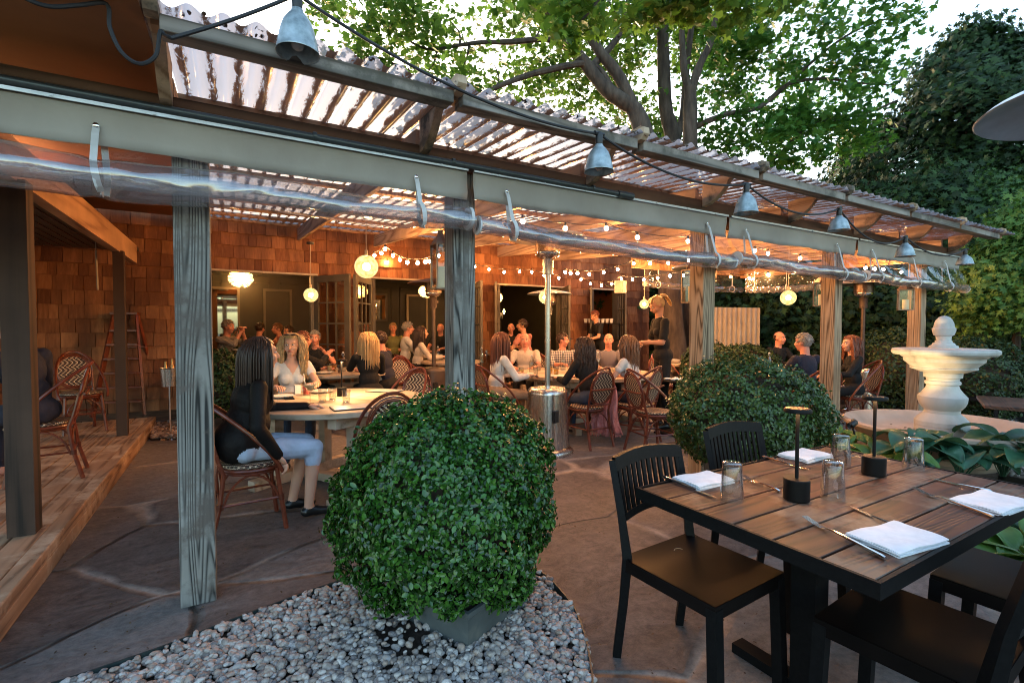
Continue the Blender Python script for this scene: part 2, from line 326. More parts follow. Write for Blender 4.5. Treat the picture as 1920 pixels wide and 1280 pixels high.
# flagstone: irregular slabs, joints of worn mortar
def flag():
    m,N,L,b=nm('flagstone'); mp=coords(N,L,(.62,.92,1)); n0=noise(N,L,mp,1.4,3); 
    mixv=N.new('ShaderNodeMix'); mixv.data_type='VECTOR'; mixv.inputs[0].default_value=.17; L.new(mp.outputs[0],mixv.inputs[4]); L.new(n0.outputs['Color'],mixv.inputs[5])
    v=N.new('ShaderNodeTexVoronoi'); v.feature='DISTANCE_TO_EDGE'; v.inputs['Scale'].default_value=1.25; v.inputs['Randomness'].default_value=.95; L.new(mixv.outputs[1],v.inputs['Vector'])
    vc=N.new('ShaderNodeTexVoronoi'); vc.inputs['Scale'].default_value=1.25; vc.inputs['Randomness'].default_value=.95; L.new(mixv.outputs[1],vc.inputs['Vector'])
    big=noise(N,L,coords(N,L,(1,1.6,1)),3.4,12,.80,1.6); fine=noise(N,L,coords(N,L,(1,1,1)),22,8,.75)
    sp=N.new('ShaderNodeSeparateColor'); L.new(vc.outputs['Color'],sp.inputs[0])
    a=node(N,'ShaderNodeMath',op='MULTIPLY_ADD'); L.new(sp.outputs[0],a.inputs[0]); a.inputs[1].default_value=.34; L.new(big.outputs[0],a.inputs[2])
    r=ramp(N,[(.38,(.042,.033,.030)),(.52,(.105,.082,.073)),(.66,(.165,.133,.118)),(.80,(.21,.19,.178)),(.98,(.28,.235,.205))]); L.new(a.outputs[0],r.inputs[0])
    jn=noise(N,L,coords(N,L,(1,1,1)),1.1,3); jr=ramp(N,[(.42,(.022,.018,.015)),(.54,(.38,.31,.26))]); L.new(jn.outputs[0],jr.inputs[0])
    wv=N.new('ShaderNodeMapRange'); L.new(jn.outputs[0],wv.inputs[0]); wv.inputs[1].default_value=.4; wv.inputs[2].default_value=.65; wv.inputs[3].default_value=.012; wv.inputs[4].default_value=.045
    jm=N.new('ShaderNodeMapRange'); L.new(v.outputs['Distance'],jm.inputs[0]); jm.inputs[1].default_value=.004; L.new(wv.outputs[0],jm.inputs[2]); jm.inputs[3].default_value=1; jm.inputs[4].default_value=0
    mx=N.new('ShaderNodeMix'); mx.data_type='RGBA'; L.new(jm.outputs[0],mx.inputs[0]); L.new(r.outputs[0],mx.inputs[6]); L.new(jr.outputs[0],mx.inputs[7])
    fr=ramp(N,[(.34,(.45,.45,.45)),(.5,(.95,.95,.95)),(.68,(1.45,1.4,1.35))]); L.new(fine.outputs[0],fr.inputs[0]); ml=N.new('ShaderNodeMix'); ml.data_type='RGBA'; ml.blend_type='MULTIPLY'; ml.inputs[0].default_value=.7; L.new(mx.outputs[2],ml.inputs[6]); L.new(fr.outputs[0],ml.inputs[7])
    L.new(ml.outputs[2],b.inputs['Base Color']); rr=N.new('ShaderNodeMapRange'); L.new(big.outputs[0],rr.inputs[0]); rr.inputs[3].default_value=.42; rr.inputs[4].default_value=.75; L.new(rr.outputs[0],b.inputs['Roughness'])
    bs=node(N,'ShaderNodeMath',op='SUBTRACT'); L.new(big.outputs[0],bs.inputs[0]); L.new(jm.outputs[0],bs.inputs[1])
    b1=N.new('ShaderNodeBump'); b1.inputs['Strength'].default_value=.8; b1.inputs['Distance'].default_value=.02; L.new(bs.outputs[0],b1.inputs['Height']); 
    b2=N.new('ShaderNodeBump'); b2.inputs['Strength'].default_value=.7; b2.inputs['Distance'].default_value=.004; L.new(fine.outputs[0],b2.inputs['Height']); L.new(b1.outputs[0],b2.inputs['Normal']); L.new(b2.outputs[0],b.inputs['Normal'])
    return m
m_flag=flag()
# corrugated sheet: clear plastic, brown moss in the valleys
PER=.118
def corrm():
    m,N,L,b=nm('corrugated_plastic'); N.remove(b); tc=coords(N,L,(1,1,1)); sx=N.new('ShaderNodeSeparateXYZ'); L.new(tc.outputs[0],sx.inputs[0])
    mu=node(N,'ShaderNodeMath',op='MULTIPLY'); mu.inputs[1].default_value=2*math.pi/PER; L.new(sx.outputs[0],mu.inputs[0]); co=node(N,'ShaderNodeMath',op='COSINE'); L.new(mu.outputs[0],co.inputs[0])
    n=noise(N,L,coords(N,L,(7,1.6,7)),4.5,10,.82,.6); big=noise(N,L,coords(N,L,(1.4,.6,1)),1.5,3)
    a=node(N,'ShaderNodeMath',op='MULTIPLY_ADD'); L.new(co.outputs[0],a.inputs[0]); a.inputs[1].default_value=-.17; L.new(n.outputs[0],a.inputs[2])
    a2=node(N,'ShaderNodeMath',op='MULTIPLY_ADD'); L.new(big.outputs[0],a2.inputs[0]); a2.inputs[1].default_value=.55; L.new(a.outputs[0],a2.inputs[2])
    r=ramp(N,[(.83,(0,0,0)),(.87,(1,1,1))]); L.new(a2.outputs[0],r.inputs[0])
    t=N.new('ShaderNodeBsdfTransparent'); t.inputs[0].default_value=(.40,.38,.41,1); tl=N.new('ShaderNodeBsdfTranslucent'); tl.inputs[0].default_value=(.37,.335,.355,1)
    g=N.new('ShaderNodeBsdfGlossy'); g.inputs['Roughness'].default_value=.13; fr=facing(N,L,.05,3.2,.55)
    m1=N.new('ShaderNodeMixShader'); m1.inputs[0].default_value=.70; L.new(t.outputs[0],m1.inputs[1]); L.new(tl.outputs[0],m1.inputs[2])
    m2=N.new('ShaderNodeMixShader'); L.new(fr.outputs[0],m2.inputs[0]); L.new(m1.outputs[0],m2.inputs[1]); L.new(g.outputs[0],m2.inputs[2])
    d=N.new('ShaderNodeBsdfDiffuse'); dn=ramp(N,[(.4,(.09,.035,.02)),(.7,(.26,.12,.075))]); L.new(n.outputs[0],dn.inputs[0]); L.new(dn.outputs[0],d.inputs[0])
    dt=N.new('ShaderNodeBsdfTranslucent'); dt.inputs[0].default_value=(.22,.10,.06,1); md=N.new('ShaderNodeMixShader'); md.inputs[0].default_value=.4; L.new(d.outputs[0],md.inputs[1]); L.new(dt.outputs[0],md.inputs[2])
    g2=N.new('ShaderNodeBsdfGlossy'); g2.inputs['Roughness'].default_value=.2; md2=N.new('ShaderNodeMixShader'); L.new(fr.outputs[0],md2.inputs[0]); L.new(md.outputs[0],md2.inputs[1]); L.new(g2.outputs[0],md2.inputs[2])
    m3=N.new('ShaderNodeMixShader'); L.new(r.outputs[0],m3.inputs[0]); L.new(m2.outputs[0],m3.inputs[1]); L.new(md2.outputs[0],m3.inputs[2]); L.new(m3.outputs[0],outn(N).inputs[0]); return m
m_corr=corrm()
def emit(name,col,st):
    if name in MATS: return MATS[name]
    m=pm(name,col,.5,emit=col,es=st); return m
WARM=(1,.50,.17)
m_bulb=emit('lit_bulb',(1,.44,.14),165)
# ================================================================ GROUND
def sheet(name,x0,x1,y0,y1,z,mat,nx=1,ny=1):
    b=B(); b.add([(x0,y0,z),(x1,y0,z),(x1,y1,z),(x0,y1,z)],[(0,1,2,3)]); o=b.build(name,mat); return tag(o,kind='structure')
sheet('ground',-90,90,-90,90,-.012,m_soil)
sheet('patio_paving',-14,9.6,-4,12,0,m_flag)
m_gr2=islandm('distant_gravel',[(.1,.1,.1),(.3,.3,.3)],.9)
def gravelmesh(name,pts,smin,smax,cols,matname,parent=None):
    bm=bmesh.new(); bmesh.ops.create_icosphere(bm,subdivisions=2,radius=.5); T=np.array([v.co[:] for v in bm.verts]); Ft=np.array([[v.index for v in f.verts] for f in bm.faces]); bm.free()
    n=len(pts); s=nr.uniform(smin,smax,n)**1; s=smin+(smax-smin)*nr.beta(1.6,2.6,n)
    sc=np.stack([s*nr.uniform(.85,1.35,n),s*nr.uniform(.7,1.0,n),s*nr.uniform(.45,.75,n)],axis=1)
    d=np.zeros((n,3)); d[:,2]=1; Rm=rotmats(n,d,.28)
    lump=1+.08*nr.normal(size=(n,len(T),1)); k2=nr.normal(size=(n,3)); sh=1+.14*np.sin(np.einsum('kj,nj->nk',T*3,k2))[:,:,None]
    V=np.einsum('nij,nkj->nki',Rm,T[None]*sc[:,None,:]*sh)+np.asarray(pts)[:,None,:]
    Fc=(Ft[None]+(np.arange(n)*len(T))[:,None,None]).reshape(-1,3)
    return rawmesh(name,V.reshape(-1,3),Fc,3,islandm(matname,cols,.62,bump=.3,scale=50,spec=.35),parent,True)
# gravel bed with its steel edging
left=[G(-60,1345),G(150,1280),G(300,1228),G(440,1172),G(590,1115),G(680,1085)]
right=[G(965,1055),G(1030,1092),G(1078,1150),G(1100,1212),G(1112,1290),G(1100,1400)]
bed=left+[G(780,1040),G(880,1035)]+right+[Vector((.6,.6,0)),Vector((-1.2,.9,0))]
b=B(); b.add([(p.x,p.y,.005) for p in bed],[tuple(range(len(bed)))]); tag(b.build('gravel_bed_soil',m_soil),kind='structure')
def inpoly(x,y,poly):
    c=False; j=len(poly)-1
    for i in range(len(poly)):
        a,e=poly[i],poly[j]
        if (a.y>y)!=(e.y>y) and x<(e.x-a.x)*(y-a.y)/(e.y-a.y)+a.x: c=not c
        j=i
    return c
pts=[]; soilc=[(G(1010,1075),.10),(G(1060,1120),.09),(G(760,1200),.13),(G(860,1200),.08)]
for _ in range(42000):
    x=rnd.uniform(-.75,1.6); y=rnd.uniform(1.15,2.75)
    if not inpoly(x,y,bed): continue
    if any((x-c.x)**2+(y-c.y)**2<(r_*rnd.uniform(.7,1.3))**2 for c,r_ in soilc) and rnd.random()<.82: continue
    pts.append((x,y,.010+rnd.uniform(0,.026)))
pts=pts[:11500]
gv=gravelmesh('pebble_gravel',pts,.017,.050,[(.17,.145,.13),(.38,.33,.29),(.52,.48,.44),(.30,.22,.17),(.60,.56,.52),(.14,.13,.135),(.42,.32,.25),(.34,.33,.33)],'pebble')
tag(gv,'pale rounded river pebbles filling the curved bed around the clipped bush','gravel',kind='stuff')
def edging(name,pp,label):
    bm=[];b=B(); 
    P2=[]; 
    for i in range(len(pp)-1):
        for k in range(6): P2.append(pp[i].lerp(pp[i+1],k/6))
    P2.append(pp[-1]); P2=[Vector((p.x,p.y,0)) for p in P2]
    for i in range(1,len(P2)-1): P2[i]=(P2[i-1]+P2[i]*2+P2[i+1])/4
    for i in range(len(P2)-1): b.bar(P2[i]+Vector((0,0,.012)),P2[i+1]+Vector((0,0,.012)),.008,.05)
    return tag(b.build(name,pm('painted_steel_edge',(.02,.035,.035),.5)),label,'garden edging')
edging('garden_edging',left+[G(780,1040)],'dark steel edging strip between paving and pebbles on the left')
edging('garden_edging',[G(880,1035)]+right,'curved dark steel edging strip on the right side of the pebbles')
# gravel behind the fountain
pts=[]
for _ in range(2600): pts.append((rnd.uniform(6.2,13),rnd.uniform(-1,4.2),rnd.uniform(0.005,.02)))
tag(gravelmesh('grey_gravel',pts,.03,.07,[(.1,.1,.1),(.3,.3,.3),(.22,.21,.2)],'grey_pebble'),'grey gravel under the black chairs behind the fountain','gravel',kind='stuff')
pts=[(G(235+rnd.uniform(0,90),0 or 800+rnd.uniform(-16,22)).x,G(300,800+rnd.uniform(-16,22)).y,.01) for _ in range(260)]
pts=[]
for _ in range(420):
    p=G(rnd.uniform(283,332),rnd.uniform(797,824)); pts.append((p.x,p.y,.02+rnd.uniform(0,.03)))
tag(gravelmesh('river_stones',pts,.04,.09,[(.12,.07,.05),(.3,.2,.15),(.4,.3,.24)],'river_stone'),'brown river stones in the corner beside the end of the deck','gravel',kind='stuff')
# ================================================================ DECK
deck=thing('deck','raised timber deck with worn boards running to the shingled wall','deck',(-.9,0,0))
b=B(); x=-.09; i=0
while x>-6:
    L0=-1.2; b.box((x-.068,(L0+8.3)/2,.142),(.134,8.3-L0,.036),bev=.004); x-=.14; i+=1
b.build('decking',m_deck,deck)
b=B(); b.box((-.045,3.55,.128),(.09,9.5,.068),bev=.006); b.box((-.02,3.55,.046),(.04,9.5,.092),bev=.003); b.build('edge_board',m_deck,deck)
b=B(); b.box((-3,3.5,.06),(5.8,9.4,.1)); b.build('substructure',m_beam,deck)
# ================================================================ PERGOLA
YF=2.885
def zr(Y): return 2.44+.072*(Y-2.85)     # underside of the rafters
perg=thing('pergola','timber pergola with weathered grey posts and corrugated clear roof','pergola',(0,0,0))
PX=[AY(328,613,YF).x+.076,AY(851,613,YF).x+.076,AY(1325,613,YF).x+.03,AY(1570,613,YF).x+.02,AY(1728,613,YF).x+.05]
for k,px in enumerate(PX):
    b=B(); b.M=Matrix.Translation((0,0,0)); b.box((0,0,1.2),(.153,.153,2.4),bev=.004); b.build('post',m_post if k<2 else m_postlit,perg,loc=(px,YF+.077,0))
    if k==1:
        pass
b=B(); b.box((3.9,YF+.07,2.40),(10.6,.09,.17)); b.box((3.9,YF-.02,2.44),(10.6,.035,.11)); b.build('beam',m_beam,perg)
b=B(); b.box((7.6,6.22,2.5),(3.2,.09,.17)); b.box((8.9,4.6,2.45),(.09,3.15,.16)); b.build('back_beam',m_fir,perg)
RX=[-.24+1.268*k for k in range(8)]
YO=2.34
def scroll(parent,X):
    """scroll-cut rafter tail from the beam to the eave"""
    y1=YF-.045; z0=2.44; zt=lambda y: zr(y)+.185
    prof=[(y1,z0-.005),(y1-.07,z0+.01),(y1-.14,z0+.045),(y1-.19,z0+.085),(y1-.235,z0+.088),(y1-.255,z0+.12),(y1-.30,z0+.135),(y1-.345,z0+.09+.04),(y1-.40,z0+.125),(y1-.45,z0+.12),(y1-.50,z0+.10),(y1-.545,z0+.105),(y1-.575,z0+.135),(y1-.57,z0+.175),(y1-.54,z0+.19)]
    prof=[(a,c+(.045 if a<y1-.2 else 0)) for a,c in prof]
    b=B(); b.prism([(X-.024,a,c) for a,c in prof]+[(X-.024,y1,z0+.20)],(.048,0,0)); return b.build('rafter_tail',m_brack,parent)
for k,X in enumerate(RX):
    scroll(perg,X)
for k,X in enumerate(RX):
    Y1=8.9 if X<6.2 else 6.2
    b=B(); h=.17; b.prism([(X-.022,YF+.03,zr(YF)-.03),(X-.022,Y1,zr(Y1)-.03),(X-.022,Y1,zr(Y1)+h),(X-.022,YF+.03,zr(YF)+h)],(.044,0,0)); b.build('rafter',m_rafter,perg)
b=B()
for Y in (2.42,3.3,4.2,5.1,6.0): b.box((4.35,Y,zr(Y)+.192),(9.2,.07,.035))
for Y in (6.7,7.4,8.1,8.75): b.box((3.0,Y,zr(Y)+.192),(6.5,.07,.035))
b.build('purlin',m_fir,perg)
b=B()
for i in range(len(RX)-1):
    b.box(((RX[i]+RX[i+1])/2,YO,zr(YO)+.165),(RX[1]-RX[0]-.05,.045,.062),bev=.003)
    b.box(((RX[i]+RX[i+1])/2,YO+.055,zr(YO)+.166),(RX[1]-RX[0]-.05,.058,.05))
b.build('eave_board',m_fascia,perg)
# corrugated sheets
def corr(x0,x1,y0,y1,name='roof_sheet'):
    nx=int((x1-x0)/PER*14); ys=[y0,y1]; xs=np.linspace(x0,x1,nx); V=[];A=.0165
    ny=max(2,int((y1-y0)/.6))
    for j in range(ny+1):
        y=y0+(y1-y0)*j/ny
        for x in xs: V.append((x,y,zr(y)+.222+A*math.cos(2*math.pi*x/PER)+.004*math.sin(x*2.1+y)+.003*math.sin(x*5.3)))
    n=len(xs); Fc=[(j*n+i,j*n+i+1,(j+1)*n+i+1,(j+1)*n+i) for j in range(ny) for i in range(n-1)]
    return rawmesh(name,V,Fc,4,m_corr,perg,True)
corr(-.23,6.25,YO-.07,8.98); corr(6.252,9.0,YO-.07,6.3)
# leaf litter lying along the eave
pts=[(rnd.uniform(-.2,8.8),YO+rnd.uniform(-.05,.25),0) for _ in range(1500)]
pts=[(x,y,zr(y)+.232) for x,y,_ in pts]
leafmesh('leaf_litter',pts,.022,noisy('dry_litter',[(.3,(.05,.03,.02)),(.7,(.12,.07,.045))],9,.9,0),perg,dirs=np.tile([0,0,1],(len(pts),1)),spread=.5)
# solid roof over the deck
b=B(); b.prism([(-6.5,2.2,zr(2.2)+.19),(-.27,2.2,zr(2.2)+.19),(-.27,8.9,zr(8.9)+.19),(-6.5,8.9,zr(8.9)+.19)],(0,0,.05)); b.build('plywood_soffit',m_ply,perg)
b=B(); 
for X in (-1.51,-2.78): b.prism([(X-.022,2.2,zr(2.2)-.03+.1),(X-.022,2.8,zr(2.8)-.03),(X-.022,2.8,zr(2.8)+.188),(X-.022,2.2,zr(2.2)+.188)],(.044,0,0))
b.build('rafter_tail_pair',m_brack,perg)
b=B(); b.box((-3.2,YF+.08,2.41),(5.7,.12,.2)); b.build('header',m_beam,perg)
# conduit along the beam
b=B(); y=YF-.075; b.tube([(-3,y,2.425),(2.62,y,2.405)],.019,10); b.tube([(2.55,y,2.405),(2.70,y,2.404)],.026,10)
for X in (-.9,.4,1.2,2.3): b.tube([(X,y,2.418-.003*X),(X+.02,y,2.418-.003*X)],.024,10)
o=b.build('conduit_pipe',pm('grey_conduit',(.08,.10,.11),.4,.6),None,True); tag(o,'long grey conduit pipe fixed under the eave brackets','pipe')
m_core2=clearplastic('inner_vinyl',(.80,.76,.76),.2,.04,(.5,.48,.48),.22,1.0,8,(.5,1.6,1.6))
# ---- curtain bays: canvas valance, clear sheet, rolled clear vinyl tied with straps
def bay(xa,xb,label,za,zb,strapx,droop=.03,seed=1,Y=YF-.04,rr0=.06,rr1=.06):
    t=thing('rolled_curtain',label,'curtain',(xa,Y,0),group='clear rain curtains rolled up under the eave')
    n=60; L=xb-xa; rr=random.Random(seed); V=[];Fs=[]
    ph=[rr.uniform(0,6) for _ in range(6)]
    def wv(u,z): return .006*math.sin(u*9+ph[0])+.004*math.sin(u*23+ph[1]+z*8)+.008*math.sin(u*3+ph[2])*(1-z)
    rows=5; zt=lambda u: 2.395+(zb-za)*0*u; zbot=lambda u:2.205+.004*math.sin(u*7+ph[3])
    top0,top1=2.393,2.378
    for j in range(rows):
        f=j/(rows-1)
        for i in range(n+1):
            u=L*i/n; zt_=top0+(top1-top0)*((xa+u+1)/9); V.append((u,-.012-wv(u,f)*(1-f)*1.6,zbot(u)+(zt_-zbot(u))*f))
    Fs=[(j*(n+1)+i,j*(n+1)+i+1,(j+1)*(n+1)+i+1,(j+1)*(n+1)+i) for j in range(rows-1) for i in range(n)]
    b=B(); b.add(V,Fs); o=b.build('valance',m_canvas,t,True,solid=.004)
    b=B(); b.box((L/2,-.03,2.388),(L,.008,.016)); k=int(L/.33)
    for i in range(k): b.box(((i+.5)*L/k,-.036,2.388),(.012,.006,.01))
    b.build('track',m_alu,t)
    # sheet between valance and roll
    V=[];rows=6; nn=90
    def cz(u): q=u/L; return za+(zb-za)*q-droop*math.sin(math.pi*q)+.008*math.sin(u*6+ph[4])
    def cy(u): return -.075+.012*math.sin(u*4+ph[5])
    for j in range(rows):
        f=j/(rows-1)
        for i in range(nn+1):
            u=L*i/nn; z0=cz(u); V.append((u,(1-f)*(cy(u)-.05)+f*-.004+.012*math.sin(u*14+f*5+ph[1])*math.sin(f*3.1),z0+(2.225-z0)*f))
    b=B(); b.add(V,[(j*(nn+1)+i,j*(nn+1)+i+1,(j+1)*(nn+1)+i+1,(j+1)*(nn+1)+i) for j in range(rows-1) for i in range(nn)]); b.build('clear_sheet',m_vsheet,t,True)
    # roll
    V=[];ns=40; nn=int(L/.012)
    for i in range(nn+1):
        u=L*i/nn; pinch=sum(.010*math.exp(-((u-(s-xa))/.035)**2) for s in strapx)
        for j in range(ns):
            a=2*math.pi*j/ns; rad=rr0+(rr1-rr0)*u/L-pinch+.0035*math.sin(a*3+u*5+ph[0])+.002*math.sin(a*2-u*7+ph[2])+.0008*math.sin(u*31+a*4)+.003*math.sin(u*1.6+a+ph[4])+.0035*max(0,math.sin(a*2+u*7+2.2*math.sin(u*3+ph[1])+ph[3]))**5+.0022*max(0,math.sin(a*3-u*9+ph[5]))**6
            V.append((u,cy(u)+math.cos(a)*rad,cz(u)+math.sin(a)*rad*1.02))
    b=B(); b.add(V,[(i*ns+j,i*ns+(j+1)%ns,(i+1)*ns+(j+1)%ns,(i+1)*ns+j) for i in range(nn) for j in range(ns)]); b.build('vinyl_roll',m_vinyl,t,True,ang=70)
    b=B(); b.tube([(u_*L/12,cy(u_*L/12),cz(u_*L/12)) for u_ in range(13)],rr1*.6,10); b.build('roll_core',m_core2,t,True)
    for s in strapx:
        u=s-xa; c=(u,cy(u),cz(u)); b=B(); pts=[]
        pts=[(u,-.03,2.29),(u,-.055,2.25)]+[(u+.004*k,c[1]-math.cos(R(a))*(rr1+.007),c[2]+math.sin(R(a))*(rr1+.007)) for k,a in enumerate(range(60,-100,-20))]+[(u+.03,c[1]+.03,c[2]-rr1),(u+.03,c[1]+rr1+.004,c[2]+.01),(u+.02,-.0,2.24)]
        for i in range(len(pts)-1): b.bar(pts[i],pts[i+1],.026,.003,up=(0,-1,.2))
        b.build('strap',m_white,t)
        b=B(); b.lathe([(0,0),(.011,0),(.012,.003),(.006,.006),(0,.006)],10); b.M=Matrix(); o=b.build('snap',m_chrome,t,True,loc=(u,-.036,2.29)); o.rotation_euler=(R(90),0,0)
    for q in (0.0,L):
        b=B(); b.tube([(q-.012 if q else .0,cy(q),cz(q)),(q+.012 if not q else q-.03,cy(q),cz(q))],(rr1 if q else rr0)+.004,18); b.build('end_band',m_white,t,True)
    return t
XS=[-2.6,AY(879,613,YF-.05).x,AY(1361,613,YF-.05).x,AY(1603,613,YF-.05).x,AY(1797,613,YF-.05).x]
sx=lambda *p:[AY(q,613,YF-.12).x for q in p]
bay(XS[0],XS[1]-.01,'longest rolled clear curtain, left of the second post',2.06,2.062,sx(185,787),.004,3,rr0=.112,rr1=.068)
bay(XS[1]+.03,XS[2]-.01,'rolled clear curtain between second and third grey posts',2.035,1.965,sx(957,1333),.015,4,rr0=.055,rr1=.06)
bay(XS[2]+.03,XS[3]-.01,'rolled clear curtain between third and fourth posts',2.015,1.965,sx(1405,1575),.015,5,rr0=.058,rr1=.062)
bay(XS[3]+.03,XS[4],'shortest rolled clear curtain, beyond the fourth post near the fountain',1.975,1.945,sx(1641,1715,1776),.008,6,rr0=.06,rr1=.06)
# back curtains at the far side
def backroll(p,q,label):
    t=thing('rolled_curtain',label,'curtain',p,group='clear rain curtains rolled up at the far side'); d=Vector(q)-Vector(p); L=d.length; t.rotation_euler=(0,0,math.atan2(d.y,d.x))
    b=B(); n=40; b.tube([(L*i/n,.01*math.sin(i),-.02*math.sin(math.pi*i/n)+.006*math.sin(i*1.7)) for i in range(n+1)],[.055+.008*math.sin(i*2.3) for i in range(n+1)],12); b.build('vinyl_roll',m_vinyl,t,True)
    b=B(); b.add([(0,0,.05),(L,0,.05),(L,0,.3),(0,0,.3)],[(0,1,2,3)]); b.build('clear_sheet',m_vsheet,t)
    for f in (.12,.5,.88):
        b=B(); b.tube([(f*L,-.06*math.cos(R(a)),.06*math.sin(R(a))) for a in range(0,360,30)],.007,5,closed=True); b.bar((f*L,0,.06),(f*L,0,.3),.02,.004); b.build('strap',m_white,t)
backroll(AY(1209,532,6.2),AY(1392,543,6.2),'rolled clear curtain at the far side, in front of the tree trunk')
backroll(AD(1397,543,8.35),AD(1560,530,7.55),'rolled clear curtain at the far side, behind the small round pendant')
# ================================================================ HOUSE
house=thing('house','shingled restaurant house with dark interior and open French doors','house',(0,9,0))
def shingles(b,path,z0,z1,course=.195,wmin=.10,wmax=.24,seed=1,holes=()):
    """courses of cedar shingles along a ground path (list of xy), outward to the right of travel"""
    rr=random.Random(seed); P_=[Vector((p[0],p[1])) for p in path]; seg=[(P_[i+1]-P_[i]).length for i in range(len(P_)-1)]; T=sum(seg)
    def at(u):
        for i,L in enumerate(seg):
            if u<=L or i==len(seg)-1:
                t=(P_[i+1]-P_[i])/L; return P_[i]+t*u, Vector((t.y,-t.x))
            u-=L
    z=z0; 
    while z<z1-.02:
        u=-rr.uniform(0,.1); zt=min(z+course,z1)
        while u<T:
            w_=rr.uniform(wmin,wmax); a,e=max(u,0)+.003,min(u+w_,T)-.003; u+=w_
            if e-a<.02: continue
            mid=(a+e)/2
            if any(h[0]<mid<h[1] and h[2]<(z+zt)/2<h[3] for h in holes): continue
            p,nn=at(a); q,n2=at(e); dz=rr.uniform(-.004,.006); th=.026+rr.uniform(-.002,.009)
            v=[(p.x+nn.x*th,p.y+nn.y*th,z+dz),(q.x+n2.x*th,q.y+n2.y*th,z+dz+rr.uniform(-.003,.003)),(q.x+n2.x*.004,q.y+n2.y*.004,zt+.01),(p.x+nn.x*.004,p.y+nn.y*.004,zt+.01),(p.x,p.y,z+dz),(q.x,q.y,z+dz)]
            b.add(v,[(0,1,2,3),(4,5,1,0),(4,0,3),(5,2,1)])
        z+=course
Y9=9.0; ZH=2.28
def wx(px): return AY(px,613,Y9).x
op=[(-.55,1.27),(2.25,wx(890)),(wx(931),wx(1052)),(wx(1107),wx(1157))]
xe=wx(1216)
b=B()
# path with outward normal (t.y,-t.x): travelling +X gives -Y outward
b.M=Matrix.Translation((0,-9,0))
shingles(b,[(-3.2,9),(xe,9)],ZH+.02,3.2,.2,seed=3)
xs=[-3.2]+[v for o_ in op for v in o_]+[xe]
for i in range(0,len(xs),2): 
    if xs[i+1]-xs[i]>.05: shingles(b,[(xs[i],9),(xs[i+1],9)],.12,ZH,.2,seed=5+i)
shingles(b,[(xe,9),(xe,13)],.0,3.2,.2,seed=9)
b.build('shingle_wall',m_shingle,house)
b=B(); b.M=Matrix.Translation((0,-9,0))
b.box(((xe-3.2)/2,9.07,ZH+.5),(xe+3.2,.12,.9))
for i in range(0,len(xs),2): b.box(((xs[i]+xs[i+1])/2,9.07,1.2),(max(.06,xs[i+1]-xs[i]),.12,2.4))
b.box((xe-.06,11,1.6),(.1,4,3.2)); b.build('wall_core',m_ply,house)
for (a,c) in op:
    b=B(); b.M=Matrix.Translation((0,-9,0)); b.box(((a+c)/2,8.955,ZH+.012),(c-a+.1,.10,.03)); b.build('head_trim',m_trim,house)
    b=B(); b.M=Matrix.Translation((0,-9,0)); b.box((a+.03,9.03,1.2),(.06,.16,2.14)); b.build('door_jamb',m_doorp,house); b=B(); b.M=Matrix.Translation((0,-9,0)); b.box((c-.03,9.03,1.2),(.06,.16,2.14)); b.build('door_jamb',m_doorp,house)
# room
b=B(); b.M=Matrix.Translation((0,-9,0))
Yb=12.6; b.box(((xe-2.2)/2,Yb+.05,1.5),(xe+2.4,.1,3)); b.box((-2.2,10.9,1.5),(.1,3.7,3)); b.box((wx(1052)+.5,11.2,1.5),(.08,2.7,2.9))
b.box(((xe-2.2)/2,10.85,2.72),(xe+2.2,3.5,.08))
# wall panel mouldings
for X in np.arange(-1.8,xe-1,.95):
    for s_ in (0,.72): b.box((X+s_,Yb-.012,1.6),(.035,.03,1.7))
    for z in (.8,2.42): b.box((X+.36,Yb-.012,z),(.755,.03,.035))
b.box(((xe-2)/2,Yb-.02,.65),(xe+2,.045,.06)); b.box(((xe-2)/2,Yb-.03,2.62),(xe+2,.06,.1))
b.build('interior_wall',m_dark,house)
b=B(); b.M=Matrix.Translation((0,-9,0)); b.box(((xe-2.2)/2,10.8,.075),(xe+2.2,3.7,.15)); b.build('interior_floor',wood('interior_boards',(.05,.025,.015),(.12,.06,.035),0),house)
# French doors
def leaf(hx,hy,nx_,ny_,flip=1,extra=None):
    d=Vector((nx_-hx,ny_-hy)); L=d.length; ang=math.atan2(d.y,d.x)
    e=bpy.data.objects.new('french_door',None); COL.objects.link(e); e.parent=house; e.location=(hx,hy-9,.15); e.rotation_euler=(0,0,ang); 
    L=min(L,.86); hgt=2.12; b=B(); s=.11; T=.042
    b.box((s/2,0,hgt/2),(s,T,hgt)); b.box((L-s/2,0,hgt/2),(s,T,hgt)); b.box((L/2,0,hgt-s/2),(L-2*s,T-.002,s)); b.box((L/2,0,.13),(L-2*s,T-.002,.26))
    w_=L-2*s; z0=.26;z1=hgt-s
    for k in (1,2): b.box((s+w_*k/3,0,(z0+z1)/2),(.024,.03,z1-z0))
    for k in range(1,5): b.box((L/2,0,z0+(z1-z0)*k/5),(w_,.028,.024))
    b.build('door_frame',m_doorp,e)
    b=B(); b.box((L/2,0,(z0+z1)/2),(w_,.005,z1-z0)); b.build('door_glass',glassm('door_glass',(.9,.88,.82),.10),e)
    b=B(); b.box((L-.055,.03*flip,.95),(.035,.008,.16)); b.tube([(L-.055,.03,1.0),(L-.055,.07,1.0),(L-.14,.07,1.0)],.008,6); b.build('door_handle',m_black,e)
leaf(1.27,8.97,1.715,8.25); leaf(2.25,8.97,1.79,8.25,-1)
leaf(wx(890)-.02,8.97,AD(921,0,8.15).x-.0,AD(921,0,8.15).y)
p=AD(924,613,7.9); leaf(wx(931),8.97,p.x,p.y)
p=AD(1105,613,9.2-.75); leaf(wx(1052),8.97,p.x,p.y)
p=AD(1107,613,8.6); leaf(wx(1107),8.97,p.x,p.y)
